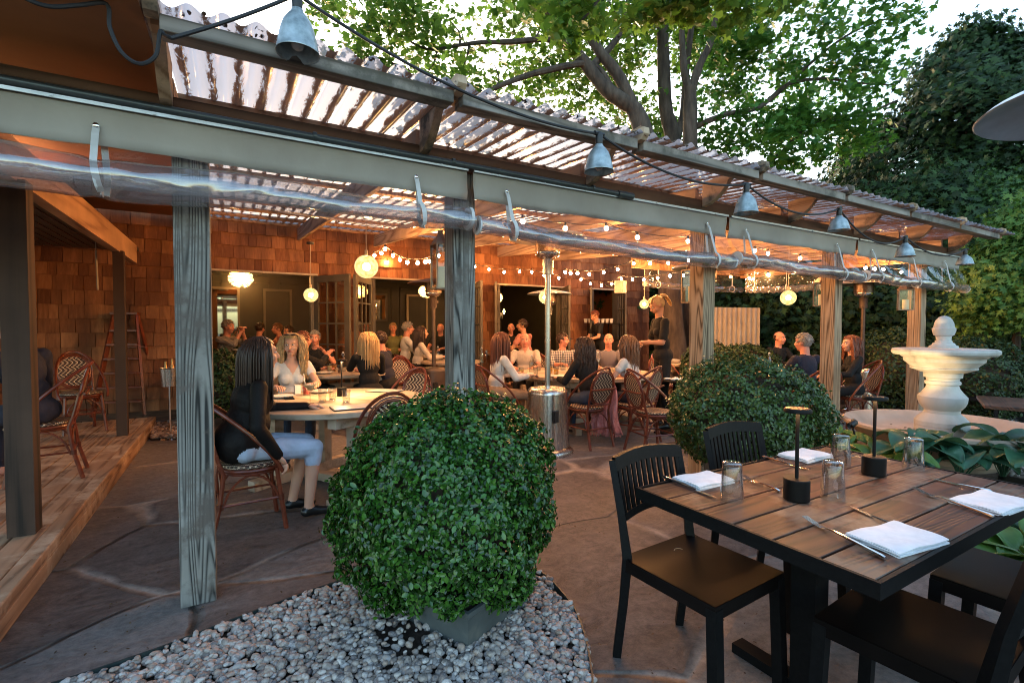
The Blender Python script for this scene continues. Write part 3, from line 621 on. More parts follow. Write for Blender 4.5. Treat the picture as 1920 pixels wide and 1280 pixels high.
p=AD(1219,613,9.1); leaf(wx(1157)-.02,8.97,p.x,p.y)
# ---- deck room walls: curved tower of shingles and soffit over the deck
tower=thing('shingled_tower','curved reddish shingle wall behind the deck','wall',(-3,7,0))
path=[(-4.9,4.6),(-3.6,5.9),(-2.75,6.8)]+[]
c0=AD(215,613,7.9); c1=AD(262,613,8.3); c2=AD(392,613,8.15)
path=[AD(-140,613,5.6),AD(-20,613,6.1),AD(66,613,6.75),AD(150,613,7.3),AD(215,613,7.75),AD(240,613,8.0),AD(256,613,8.25),AD(266,613,8.45),AD(330,613,8.3),AD(386,613,8.2)]
path=[(p.x,p.y) for p in path]
b=B(); b.M=Matrix.Translation((3,-7,0)); shingles(b,path,.16,2.62,.195,seed=21); b.build('shingle_cladding',m_shingle,tower)
b=B(); b.M=Matrix.Translation((3,-7,0))
for i in range(len(path)-1):
    p=Vector((*path[i],0));q=Vector((*path[i+1],0)); t_=(q-p).normalized(); nn=Vector((-t_.y,t_.x,0))*.06
    b.bar(p+nn+Vector((0,0,1.33)),q+nn+Vector((0,0,1.33)),.1,2.66)
b.build('wall_core',m_ply,tower)
b=B(); b.M=Matrix.Translation((3,-7,0)); b.box((-3.9,5.6,2.5),(5.6,6.2,.05)); 
o=b.build('beadboard_ceiling',noisy('dark_beadboard',[(.3,(.05,.035,.02)),(.7,(.08,.055,.03))],3,.6,.05),tower)
b=B(); b.M=Matrix.Translation((3,-7,0))
for X in np.arange(-6.4,-1.15,.1): b.box((X,5.6,2.472),(.012,6.2,.008))
b.build('ceiling_bead',m_beam,tower)
# deck posts and the beam they carry
db=thing('deck_beam_frame','orange-lit timber beam on square posts along the deck edge','post frame',(0,0,0))
b=B(); z0=2.26; b.box((-1.1,5.55,z0+.11),(.085,5.3,.24)); b.build('beam',m_fir,db)
for nme,pp,wd in (('post',G(229,816,.165),.10),('post',G(40,1004,.165),.125)):
    b=B(); b.box((0,0,1.05),(wd,wd,2.1)); b.box((0,0,.06),(wd+.004,wd+.004,.05)) if 0 else None; b.build(nme,m_deckpost,db,loc=(pp.x,pp.y+wd/2,.162))
# hanging pull cord/wood chime in deck
b=B(); p=AD(178,402,6.2); b.lathe([(0,0),(.055,0),(.055,.02),(0,.02)],16,p); b.tube([p,(p.x,p.y,p.z-.9)],.004,5); b.tube([(p.x,p.y,p.z-.45),(p.x+.01,p.y,p.z-.95)],.012,6); b.tube([(p.x,p.y,p.z),(p.x,p.y,2.47)],.004,5)
tag(b.build('wind_chime',m_trim,None,True),'slim wooden wind chime hanging over the deck','wind chime')
# ================================================================ SCREEN PANEL
b=B(); p0=AD(1293,613,10.6); p1=AD(1424,613,10.2); d=(p1-p0); L=Vector((d.x,d.y)).length; ang=math.atan2(d.y,d.x)
t=thing('screen_panel','tall pale corrugated screen panel beside the tree trunk','screen',(p0.x,p0.y,0),ang)
n=60; V=[];Fs=[]
for i in range(n*4+1):
    u=L*i/(n*4); y=-.04*abs(math.sin(u*math.pi/.095))
    V+=[(u,y,.0),(u,y,1.84-.03*u)]
for i in range(n*4): Fs.append((2*i,2*i+2,2*i+3,2*i+1))
b=B(); b.add(V,Fs); b.build('sheet',noisy('cream_metal',[(.3,(.36,.30,.23)),(.7,(.46,.39,.30))],4,.6,.1),t)
b=B(); b.box((L/2,.03,1.2),(L,.04,.06)); b.box((L/2,.03,.3),(L,.04,.06)); b.box((.02,.03,.9),(.05,.05,1.8)); b.box((L-.02,.03,.9),(.05,.05,1.75)); b.build('frame',m_post,t)

# bits of fallen leaf and grit on the paving
pts=[]
for _ in range(900):
    px=rnd.uniform(0,1500); py=760+520*rnd.random()**1.3; p=G(px,py); pts.append((p.x,p.y,.004))
o=leafmesh('paving_litter',pts,.011,noisy('litter',[(.3,(.05,.03,.02)),(.6,(.14,.09,.05)),(.8,(.3,.25,.2))],60,.9,0),None,dirs=np.tile([0,0,1.],(len(pts),1)),spread=.2,var=.8); tag(o,'fallen leaf bits and grit scattered over the flagstones','litter',kind='stuff')
# ================================================================ TREES
def limb(b,pts,r0,r1,n=9,wob=.0):
    pts=[Vector(p) for p in pts]; Q=[]
    for i in range(len(pts)-1):
        p0=pts[max(i-1,0)];p1=pts[i];p2=pts[i+1];p3=pts[min(i+2,len(pts)-1)]
        for k in range(5):
            t=k/5; Q.append(.5*((2*p1)+(p2-p0)*t+(2*p0-5*p1+4*p2-p3)*t*t+(3*p1-p0-3*p2+p3)*t**3))
    Q.append(pts[-1]); m=len(Q)
    b.tube(Q,[ (r0+(r1-r0)*(i/(m-1))**.8)*(1+rnd.uniform(-.07,.07)) for i in range(m)],n); return Q
def clusters(blobs):
    """leaf positions: clumps inside ellipsoids given as (centre, radii, clumps, leaves per clump, clump size)"""
    out=[]
    for c,rad,nc,nl,cs in blobs:
        d=nr.normal(size=(nc,3)); d/=np.linalg.norm(d,axis=1,keepdims=True); u=nr.uniform(.15,1,nc)**.5
        cc=np.array(c)+d*u[:,None]*np.array(rad)
        pts=cc[:,None,:]+nr.normal(size=(nc,nl,3))*np.array([cs,cs,cs*.45])
        out.append(pts.reshape(-1,3))
    return np.concatenate(out)
def bl(px,py,d,rx,rz,nc,nl=34,cs=.24,ry=None):
    p=AD(px,py,d); s=d/F; return ((p.x,p.y,p.z),(rx*s,(ry or rx*s*.8),rz*s),nc,nl,cs)
UPD=lambda n:np.tile([0,0,1.],(n,1))
# maple A, trunk behind the waiter, leaning left above the roof
tA=thing('maple_tree','maple tree with thick leaning trunk rising behind the standing waiter','tree',G(1264,722))
base=Vector(tA.location)
def loc(p): return Vector(p)-base
dA=10.6
b=B(); b.M=Matrix.Translation(-base)
g0=AD(1266,735,dA); limb(b,[AD(1270,760,dA),AD(1262,650,dA),AD(1255,540,dA),AD(1238,400,dA),AD(1211,262,dA),AD(1191,208,dA),AD(1137,168,dA),AD(1093,114,dA),AD(1055,70,dA),AD(1010,-20,dA)],.30,.09,12)
limb(b,[AD(1200,240,dA),AD(1164,150,dA),AD(1120,90,dA),AD(1075,10,dA),AD(1050,-60,dA)],.16,.07)
limb(b,[AD(1150,178,dA),AD(1110,122,dA),AD(1026,132,dA-.3),AD(960,152,dA-.5),AD(905,178,dA-.6),AD(840,230,dA-.6)],.10,.03,8)
limb(b,[AD(1090,105,dA),AD(1040,75,dA),AD(956,79,dA),AD(900,80,dA),AD(862,85,dA),AD(800,92,dA),AD(740,60,dA)],.085,.02,8)
limb(b,[AD(1110,125,dA),AD(1165,60,dA+.4),AD(1180,-20,dA+.6)],.09,.04,8)
for a,c in (((880,82),(850,150)),((862,85),(845,40)),((930,168),(925,120)),((1000,77),(1010,30)),((820,90),(790,150)),((1160,70),(1140,0)),((905,178),(860,215))):
    limb(b,[AD(*a,dA),AD((a[0]+c[0])/2+8,(a[1]+c[1])/2,dA),AD(*c,dA-.2)],.03,.008,6)
b.build('trunk',m_bark,tA,True)
bl_A=[bl(700,40,10,110,60,40,30),bl(700,120,10,70,40,16,30),bl(820,60,10.5,90,80,36,34),bl(860,200,10.3,110,70,42,36),bl(760,190,9.6,60,35,16,30),bl(1000,50,11.4,110,80,50,34),bl(985,190,11.2,90,60,24,30),bl(1060,160,12.2,90,60,40,36),bl(1150,60,12.4,110,90,60,36),bl(1180,190,12.8,60,90,34,34),bl(1110,-60,10.5,220,90,60,34)]
bl_A=[(q_[0],q_[1],int(q_[2]*.62),q_[3],q_[4]) for q_ in bl_A]; P_=clusters(bl_A); P_=P_[P_[:,2]>3.05]
leafmesh('crown',P_-np.array(base),.135,m_maple,tA,dirs=UPD(len(P_)),spread=.55,shape='maple')
# maple B, paler trunk right of the first
dB=12.2
tB=thing('maple_tree','maple tree with slimmer upright trunk seen between the two others above the roof','tree',AD(1262,740,dB)*1); tB.location.z=0; base=Vector(tB.location)
b=B(); b.M=Matrix.Translation(-base); limb(b,[AD(1266,735,dB),AD(1264,500,dB),AD(1262,275,dB),AD(1248,201,dB),AD(1243,84,dB),AD(1240,-60,dB)],.24,.12,10)
limb(b,[AD(1265,262,dB),AD(1280,220,dB),AD(1290,100,dB),AD(1310,-40,dB)],.11,.06,8)
b.build('trunk',m_bark,tB,True)
P_=clusters([bl(1240,30,13.6,120,90,36,36),bl(1330,40,13.6,110,80,28,36),bl(1215,240,13.6,80,40,12,30),bl(1340,-60,13,160,80,40,30)]); P_=P_[P_[:,2]>3.1]
leafmesh('crown',P_-np.array(base),.15,m_maple,tB,dirs=UPD(len(P_)),spread=.55,shape='maple')
# maple C, forked trunk, long boughs reaching right
dC=11.2
tC=thing('maple_tree','maple tree with straight forked trunk and long boughs reaching towards the dark conifers','tree',AD(1300,740,dC)*1); tC.location.z=0; base=Vector(tC.location)
b=B(); b.M=Matrix.Translation(-base); limb(b,[AD(1300,740,dC),AD(1297,500,dC),AD(1294,290,dC),AD(1294,165,dC)],.22,.14,10)
limb(b,[AD(1294,175,dC),AD(1283,134,dC),AD(1278,60,dC),AD(1270,-50,dC)],.10,.05,8); limb(b,[AD(1294,175,dC),AD(1312,122,dC),AD(1335,70,dC),AD(1350,-40,dC)],.11,.05,8)
limb(b,[AD(1297,240,dC),AD(1360,215,dC),AD(1424,201,dC),AD(1478,158,dC),AD(1549,148,dC),AD(1600,155,dC-.4),AD(1680,160,dC-.6)],.075,.018,8)
limb(b,[AD(1424,201,dC),AD(1465,170,dC),AD(1530,110,dC),AD(1600,60,dC),AD(1680,30,dC)],.05,.015,7)
limb(b,[AD(1400,330,dC),AD(1450,300,dC),AD(1520,235,dC),AD(1616,215,dC),AD(1683,188,dC)],.05,.02,7)
limb(b,[AD(1550,228,dC),AD(1640,225,dC),AD(1700,240,dC)],.03,.01,6)
b.build('trunk',m_bark,tC,True)
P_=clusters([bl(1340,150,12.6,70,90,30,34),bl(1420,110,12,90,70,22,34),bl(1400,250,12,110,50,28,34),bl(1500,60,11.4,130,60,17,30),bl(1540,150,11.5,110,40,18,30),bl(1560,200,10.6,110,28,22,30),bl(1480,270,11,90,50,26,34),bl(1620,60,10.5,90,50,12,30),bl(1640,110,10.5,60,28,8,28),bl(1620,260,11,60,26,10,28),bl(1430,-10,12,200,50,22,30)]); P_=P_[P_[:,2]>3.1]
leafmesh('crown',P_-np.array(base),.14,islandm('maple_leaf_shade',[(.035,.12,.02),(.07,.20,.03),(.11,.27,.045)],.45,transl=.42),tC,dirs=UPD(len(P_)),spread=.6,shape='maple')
# near bough of maple A hanging in from above
base=Vector(tA.location)
b=B(); b.M=Matrix.Translation(-base); limb(b,[AD(1010,-20,dA),AD(1060,-130,8.5),AD(1150,-140,6.4),AD(1130,-20,5.6),AD(1090,40,5.4)],.07,.012,8); limb(b,[AD(1150,-140,6.4),AD(1300,-30,6),AD(1330,20,6)],.03,.008,6); b.build('near_bough',m_bark,tA,True)
P_=clusters([bl(1090,20,5.6,70,50,15,22,.11),bl(1200,-10,5.8,110,35,16,22,.11),bl(1330,10,6,100,35,16,24,.12),bl(1020,-20,5.6,110,35,8,20,.11),bl(1420,0,6,90,25,7,20,.12),bl(1060,70,5.4,30,40,4,18,.09)])
leafmesh('near_leaves',P_-np.array(base),.125,m_maple,tA,dirs=UPD(len(P_)),spread=.8,shape='maple')
def conifer(name,label,px,pyb,d,h,rw,n,mat,cs=.16,size=.16,gaps=.5,pointy=1.0,seed=1,group=None,zmin=.2,low=None):
    q=AD(px,620,d); base=Vector((q.x,q.y,0)); t=thing(name,label,'tree',base,0,group)
    b=B(); limb(b,[(0,0,0),(.03,0,h*.4),(0,.02,h*.97)],.05+h*.018,.01,8)
    u=nr.uniform(0,1,n); z=zmin+(h-zmin)*u**1.15; rad=rw*np.clip((1-(z/h)**pointy),.02,1)**.75
    th=nr.uniform(0,2*math.pi,n); lump=1+.28*np.sin(th*3+z*2.1+seed)+.22*np.sin(th*5-z*3.3)+.16*np.sin(z*5.5+th)
    r_=rad*lump*nr.uniform(.35,1.03,n)**.5
    cen=np.stack([np.cos(th)*r_,np.sin(th)*r_,z],axis=1)
    for k in range(0,n,max(1,n//26)): limb(b,[(0,0,cen[k][2]*.93),tuple(cen[k]*np.array([.6,.6,.97])),tuple(cen[k])],.02,.006,5)
    b.build('trunk',m_bark,t,True)
    m=14; pts=(cen[:,None,:]+nr.normal(size=(n,m,3))*cs).reshape(-1,3); dirs=np.repeat(np.stack([np.cos(th),np.sin(th),np.full(n,.7)],axis=1),m,axis=0)
    leafmesh('crown',pts,size,mat,t,dirs=dirs,spread=.6,shape='spray'); return t
m_conifm=islandm('mid_conifer_spray',[(.02,.055,.015),(.045,.11,.025),(.08,.17,.035)],.55,transl=.2)
CG='dark conifers behind the garden'
conifer('conifer_tree','tallest dark conifer mass at the right, behind the fountain',1805,0,12.5,8.7,3.3,4000,m_conif,.22,.17,pointy=2.2,seed=2,group=CG,zmin=1.2)
conifer('conifer_tree','slim dark pointed cypress beside the golden conifer',1626,0,14,6.9,.85,780,m_conif,.12,0.136,pointy=1.6,seed=4,group=CG)
conifer('conifer_tree','golden green conifer showing above the roof left of the slim cypress',1588,0,17,7.6,1.3,900,m_conify,.14,0.150,pointy=2,seed=5,group=CG)
conifer('conifer_tree','bright green conifer low above the roof edge',1568,0,15,5.6,1.3,900,m_conifl,.18,0.163,pointy=2.2,seed=6,group=CG)
conifer('conifer_tree','dark conifer between the golden one and the roof end',1500,0,14.5,5.0,1.7,1050,m_conif,.2,0.177,pointy=1.8,seed=7,group=CG)
conifer('conifer_tree','mid green conifer beyond the end of the roof',1850,0,9.8,4.2,1.7,2600,m_conifm,.16,.095,pointy=1.4,seed=8,group=CG,zmin=1.4)
conifer('conifer_tree','mid green feathery conifer right of the last post',1900,0,11,4.8,1.7,2000,m_conifm,.18,.11,pointy=1.6,seed=9,group=CG)
conifer('conifer_tree','dark conifer closing the view behind the screen panel',1370,0,13.5,4.6,1.8,1200,m_conif,.22,0.204,pointy=3,seed=10,group=CG)
conifer('conifer_tree','dark conifer behind the diners at the far right table',1460,0,12.8,4.6,1.8,1350,m_conif,.22,0.204,pointy=3,seed=11,group=CG)
conifer('conifer_tree','dark conifer seen between the fourth and fifth posts',1640,0,11.5,4.4,1.8,1350,m_conif,.22,0.204,pointy=3,seed=12,group=CG)
conifer('conifer_tree','dark conifer seen between third and fourth posts',1550,0,12.2,4.4,1.7,1350,m_conif,.22,0.204,pointy=3,seed=13,group=CG)
conifer('conifer_tree','dark conifer behind the fountain bowl',1740,0,10.6,4.5,1.8,1350,m_conif,.22,0.190,pointy=2.4,seed=14,group=CG)
conifer('conifer_tree','yellow green shrub-like conifer at the right edge of the photo',1905,0,7.6,3.1,.9,750,m_conifl,.14,0.122,pointy=2,seed=15,group=CG,zmin=1.5)
conifer('conifer_tree','dark conifer beyond the corner of the house, above the back curtain',1232,0,15,7.0,2.0,1650,m_conif,.22,0.177,pointy=3,seed=17,group=CG)
# dark wooden fence closing the garden behind the trees
fn=thing('garden_fence','dark board fence in deep shade behind the hedge','fence',(0,0,0))
b=B()
p0=AD(1190,613,14.6); p1=AD(2150,613,13.2)
for i in range(90):
    q=p0.lerp(p1,i/89); b.box((q.x,q.y,1.3),(.17,.02,2.6),rz=math.atan2(p1.y-p0.y,p1.x-p0.x))
b.build('boards',m_beam,fn)
# ================================================================ CLIPPED BUSHES
def bush(label,px,d,r,zc,rz,n,size,mat,plant=None,seed=0,twigs=60,group='clipped round boxwood bushes'):
    q=AD(px,613,d); t=thing('boxwood_bush',label,'bush',(q.x,q.y,0),0,group)
    v=nr.normal(size=(n,3)); v/=np.linalg.norm(v,axis=1,keepdims=True)
    th=np.arctan2(v[:,1],v[:,0]); lump=1+.06*np.sin(th*3+seed+v[:,2]*3)+.055*np.sin(th*7+v[:,2]*6+seed)+.035*np.sin(th*13-v[:,2]*11)
    dep=nr.beta(5,1.15,n)*.2+.83; k=n//16; dep[:k]=nr.uniform(1.01,1.075,k)
    gap=(np.sin(th*4+v[:,2]*9+seed)*np.sin(v[:,2]*12+th*3)); dep=np.where((gap>.62)&(nr.uniform(size=n)<.75),dep-.12,dep)
    pts=v*np.array([r,r,rz])*(lump*dep)[:,None]+np.array([0,0,zc]); keep=pts[:,2]>.08; pts=pts[keep]; dirs=v[keep]
    leafmesh('foliage',pts,size,mat,t,dirs=dirs+np.array([0,0,.35]),spread=.62,shape='oval')
    b=B()
    for i in range(twigs):
        a=rnd.uniform(0,6.28); u=rnd.uniform(-.8,1); s=math.sqrt(max(0,1-u*u)); e=Vector((math.cos(a)*s*r*.97,math.sin(a)*s*r*.97,zc+u*rz*.97)); b.tube([(0,0,.2),(e.x*.5,e.y*.5,.2+(e.z-.2)*.6),e],[.009,.006,.002],5)
    b.ball((0,0,zc),(r*.74,r*.74,rz*.74),20,12); b.build('branches',m_twig,t,True)
    return t
bA=bush('large glossy clipped boxwood globe in the lead planter on the pebbles',838,2.42,.525,.545,.50,42000,.0262,m_box,seed=1)
q=AD(872,613,2.34); pl=thing('planter','low square lead planter under the large clipped bush','planter',(q.x,q.y,0),R(22),None,.86)
b=B(); b.prism([(-.24,-.24,0),(.24,-.24,0),(.24,.24,0),(-.24,.24,0)],(0,0,.02)); 
prof=[(.24,0),(.245,.02),(.25,.1),(.262,.19),(.27,.2),(.27,.225),(.25,.225)]
for i in range(len(prof)-1):
    r0,z0=prof[i]; r1,z1=prof[i+1]
    for k in range(4):
        c0=[(-1,-1),(1,-1),(1,1),(-1,1)][k]; c1=[(1,-1),(1,1),(-1,1),(-1,-1)][k]
        b.add([(c0[0]*r0,c0[1]*r0,z0),(c1[0]*r0,c1[1]*r0,z0),(c1[0]*r1,c1[1]*r1,z1),(c0[0]*r1,c0[1]*r1,z1)],[(0,1,2,3)])
b.build('planter_box',m_planter,pl); b=B(); b.box((0,0,.2),(.48,.48,.02)); b.build('soil',m_soil,pl)
bB=bush('clipped boxwood dome in front of the third grey post',1398,3.78,.555,.72,.42,27000,.027,m_box2,seed=4)
q=AD(1398,613,3.78); pl2=thing('planter','dark planter hidden under the clipped dome by the black chairs','planter',(q.x,q.y,0),.2)
b=B(); b.lathe([(.0,0),(.26,0),(.30,.36),(.33,.38),(.33,.42),(.28,.42),(.27,.38),(0,.38)],28); b.build('planter_pot',m_planter,pl2,True)
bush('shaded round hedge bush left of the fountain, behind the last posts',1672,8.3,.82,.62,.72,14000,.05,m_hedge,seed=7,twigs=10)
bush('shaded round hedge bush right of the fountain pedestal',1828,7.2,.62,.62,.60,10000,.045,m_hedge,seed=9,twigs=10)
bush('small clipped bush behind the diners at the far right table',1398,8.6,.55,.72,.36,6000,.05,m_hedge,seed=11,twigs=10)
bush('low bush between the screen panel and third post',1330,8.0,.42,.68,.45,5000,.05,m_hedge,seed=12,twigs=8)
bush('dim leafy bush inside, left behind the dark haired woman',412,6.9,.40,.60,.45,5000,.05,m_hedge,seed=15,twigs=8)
# ================================================================ LAMPS
m_littop=pm('orange_lit_top',(.55,.30,.12),.35,1)  # black lamp top; orange light from overhead bulbs put into its colour
def CP(px,d,z=0):
    r=(px-960)/F*d; return Vector((r*FY+d*FX,-r*FX+d*FY,z))
def globem(name,a,c,st):
    m,N,L,b=nm(name); N.remove(b); t=N.new('ShaderNodeBsdfTransparent'); e=N.new('ShaderNodeEmission'); e.inputs[1].default_value=st
    n=noise(N,L,coords(N,L,(1,1,1)),26,4,.6); r=ramp(N,[(.35,a),(.7,c)]); L.new(n.outputs[0],r.inputs[0]); L.new(r.outputs[0],e.inputs[0])
    mx=N.new('ShaderNodeMixShader'); mx.inputs[0].default_value=.82; L.new(t.outputs[0],mx.inputs[1]); L.new(e.outputs[0],mx.inputs[2]); L.new(mx.outputs[0],outn(N).inputs[0]); return m
m_globe=globem('capiz_globe',(.75,.40,.08),(1,.85,.42),.30)
m_core=emit('globe_core',(1,.54,.19),240)
def globe(label,px,py,d,r,top,grp='glowing globe pendants'):
    c=AD(px,py,d); t=thing('globe_pendant',label,'pendant lamp',c,0,grp)
    b=B(); b.ball((0,0,0),(r,r,r),24,16); b.build('globe',m_globe,t,True)
    b=B(); b.ball((0,0,0),r*.34,10,8); b.build('bulb',m_core,t,True)
    b=B(); b.tube([(0,0,r),(0,0,top-c.z)],.005,6); b.tube([(0,0,r-.005),(0,0,r+.05)],.016,8); b.build('cord',m_trim,t,True)
    b=B(); b.lathe([(0,top-c.z),(.055,top-c.z),(.05,top-c.z-.03),(0,top-c.z-.035)],14); b.build('ceiling_rose',m_black,t,True); return t
globe('largest globe pendant, nearest, hanging left of the second post',687,500,4.9,.115,2.60)
globe('small globe pendant in front of the left French doors',583,553,7.4,.105,2.68)
globe('globe pendant seen behind the pole of the steel patio heater',1022,557,8.9,.115,2.86)
globe('globe pendant close behind the head of the waitress',1208,570,8.8,.085,2.86)
globe('squat globe pendant over the far right table',1478,558,7.0,.105,2.60)
def dandelion(label,px,py,d,r):
    c=AD(px,py,d); t=thing('dandelion_chandelier',label,'chandelier',c,0,'dandelion chandeliers in the dark room')
    b=B(); b.ball((0,0,0),r*.42,14,10); b.build('bulb',emit('chandelier_core',(1,.58,.2),26),t,True)
    b=B()
    for _ in range(230):
        v=Vector((rnd.gauss(0,1),rnd.gauss(0,1),rnd.gauss(0,1))).normalized(); v.z*=.8; b.tube([v*r*.3,v*r],[.004,.009],4)
    b.build('petals',emit('chandelier_petal',(1,.68,.25),.5),t)
    b=B(); b.tube([(0,0,r*.7),(0,0,2.66-c.z)],.006,5); b.build('cord',m_black,t); return t
dandelion('upper left dandelion chandelier in the dark room',452,522,10.6,.25); dandelion('lower left dandelion chandelier, just below the other one',441,551,11.2,.23)
dandelion('dandelion chandelier behind the bronze patio heater',800,546,10.2,.17); dandelion('dandelion chandelier peeking past the door edge in the third doorway',930,558,10.6,.15)
def sconce(label,px,py,d):
    c=AD(px,py,d); t=thing('wall_sconce',label,'sconce',c,0,'candle sconces on the dark walls')
    b=B(); b.ball((0,0,0),(.022,.022,.05),10,8); b.build('flame_bulb',emit('sconce_bulb',(1,.5,.16),60),t,True)
    b=B(); b.lathe([(0,-.09),(.02,-.085),(.014,-.05)],10); b.tube([(0,0,-.08),(0,.05,-.15),(0,.12,-.11)],.008,6); b.box((0,.13,-.1),(.07,.02,.14)); b.build('bracket',m_black,t,True)
sconce('candle sconce between the chandeliers and the wall panel',470,573,12.3); sconce('candle sconce reflected high on the framed panel',524,554,12.0); sconce('candle sconce in the third doorway, above the man in black',945,584,12.0)
# string lights
def string(label,pts,slack=.05,grp='festoon string lights'):
    P_=[AD(*p) for p in pts]; t=thing('string_lights',label,'string lights',P_[0],0,grp); o=P_[0]
    b=B(); pl=[]
    for i in range(len(P_)-1):
        for k in range(5):
            f=k/5; q=P_[i].lerp(P_[i+1],f)-o; q.z+=.055-slack*4*f*(1-f)*.5; pl.append(q)
    pl.append(P_[-1]-o+Vector((0,0,.055))); b.tube(pl,.0045,5); b.build('cord',m_cord,t)
    for p in P_:
        l=p-o; b=B(); b.ball((0,0,0),(.021,.021,.024),10,8); bb=b.build('bulb',m_bulb,t,True,loc=l)
        b=B(); b.lathe([(.0,.055),(.013,.055),(.015,.03),(.013,.018)],8); b.build('socket',m_cord,bb)
string('string of bulbs along the shingles from the left post',[(395,460,8.2),(437,470,8.4),(480,478,8.5),(526,484,8.6),(571,487,8.7),(612,487,8.75),(652,485,8.8),(690,488,8.9),(726,491,9)],.03)
string('string of bulbs rising to a rafter then sagging beside the second post',[(702,479,6.6),(715,475,6.5),(722,467,6.4),(737,479,6.3),(750,487,6.3),(764,492,6.2),(783,493,6.2),(797,491,6.2),(804,490,6.1),(822,479,6)],.02)
string('string of bulbs against the shingles left of the steel heater',[(890,500,8.3),(917,505,8.5),(945,510,8.6),(974,509,8.7),(997,510,8.8),(1020,516,8.9),(1048,521,9)],.03)
string('string of bulbs sweeping up across the rafters right of the steel heater',[(1060,510,7.2),(1070,512,7.2),(1083,512,7.2),(1105,514,7.3),(1132,511,7.3),(1158,505,7.3),(1188,494,7.3),(1219,494,7.2),(1253,493,7.1),(1291,488,7)],.02)
string('lowest string of bulbs draped from the wall box towards the third post',[(1089,524,9),(1107,532,9),(1128,535,9),(1147,532,9),(1165,522,9.1),(1186,524,8.8),(1207,524,8.4),(1233,521,8),(1256,517,7.8),(1281,516,7.6),(1307,520,7.4)],.02)
string('string of bulbs seen blurred through the clear curtain between second and third posts',[(980,415,4.6),(1060,428,4.8),(1137,428,5),(1195,445,5.2),(1290,452,5.6)],.04)
string('string of bulbs glowing through the curtain between third and fourth posts',[(1415,470,6.0),(1440,475,6.2),(1500,484,6.6),(1550,486,7)],.03)
string('string of bulbs glowing through the curtain between fourth and fifth posts',[(1623,502,7.3),(1640,504,7.4),(1656,505,7.5),(1690,510,7.8)],.03)
string('string of bulbs over the far right table by the corner of the pergola',[(1325,512,8),(1370,519,8.2),(1405,521,8.2),(1440,515,8.1)],.03)
string('added unseen string of bulbs under the soffit over the deck',[(-90,300,3.5),(-20,322,3.8),(50,342,4.1)],.02)  # unseen bulbs, added to throw warm light on the deck
# shaded work lamps on the cord along the eave
def shade(label,px,ytop,ybot,wpx,Y=2.24):
    c=AY(px,(ytop+ybot)/2,Y); d=c.x*FX+c.y*FY; ht=(ybot-ytop)/F*d; r=.083; t=thing('eave_lamp',label,'lamp',(c.x,c.y,c.z),rnd.uniform(0,6),'metal shaded lamps on the eave cord')
    h=ht/2; prof=[(.022,h),(.025,h*.86),(.040,h*.66),(.056,h*.38),(.067,h*.0),(.075,-h*.45),(r,-h*.93),(r+.004,-h)]
    b=B(); b.lathe(prof,28); b.build('lamp_shade',noisy('galvanised_shade',[(.3,(.16,.20,.20)),(.55,(.40,.46,.46)),(.75,(.56,.62,.62))],16,.42,.25,metal=.65),t,True,solid=.002)
    b=B(); b.lathe([(0,h+.07),(.018,h+.07),(.021,h+.05),(.021,h),(.018,h-.01)],14); b.tube([(-.035,0,h+.062),(.035,0,h+.062)],.013,8); b.build('socket',m_black,t,True)
    b=B(); b.ball((0,0,-h*.55),.028,10,8); b.build('bulb',pm('unlit_bulb',(.5,.5,.48),.15),t,True)
    return Vector((c.x,c.y,c.z+h+.062))
LP=[shade('largest galvanised lamp shade, in front of the roof edge at the top',558,20,100,75),shade('spotted galvanised lamp hanging before the third rafter tail',1123,272,322,50),shade('shiny silver lamp hanging below the fourth rafter tail',1399,362,400,40),shade('rusty yellowish lamp hanging between the fourth and fifth rafter tails',1573,405,432,33),shade('lamp hanging above the last grey post',1697,456,481,33)]
LP.append(shade('last small lamp at the far end of the eave cord',1809,478,496,26,2.3))
e=AY(322,72,2.24)
def smooth(P_,k=6):
    Q=[]
    for i in range(len(P_)-1):
        p0=P_[max(i-1,0)];p1=P_[i];p2=P_[i+1];p3=P_[min(i+2,len(P_)-1)]
        for q in range(k):
            t=q/k; Q.append(.5*((2*p1)+(p2-p0)*t+(2*p0-5*p1+4*p2-p3)*t*t+(3*p1-p0-3*p2+p3)*t**3))
    return Q
def sag(p,q,s,n=14): return [p.lerp(q,i/n)-Vector((0,0,s*4*(i/n)*(1-i/n))) for i in range(n)]
pp=smooth([AY(x,y,2.3) for x,y in ((-60,-70),(30,-12),(90,12),(150,10),(200,8),(206,52),(228,98),(262,120),(292,104),(300,60),(308,66))]+[e])
pp+=sag(e,LP[0],.01)
for i,s_ in zip(range(len(LP)-1),(.10,.10,.12,.16,.12)): pp+=sag(LP[i],LP[i+1],s_,20)
pp.append(LP[-1]); b=B(); b.tube(pp,.0075,7); tag(b.build('lamp_cord',m_cord,None,True),'heavy black cord looping between the shaded lamps along the eave','cord')
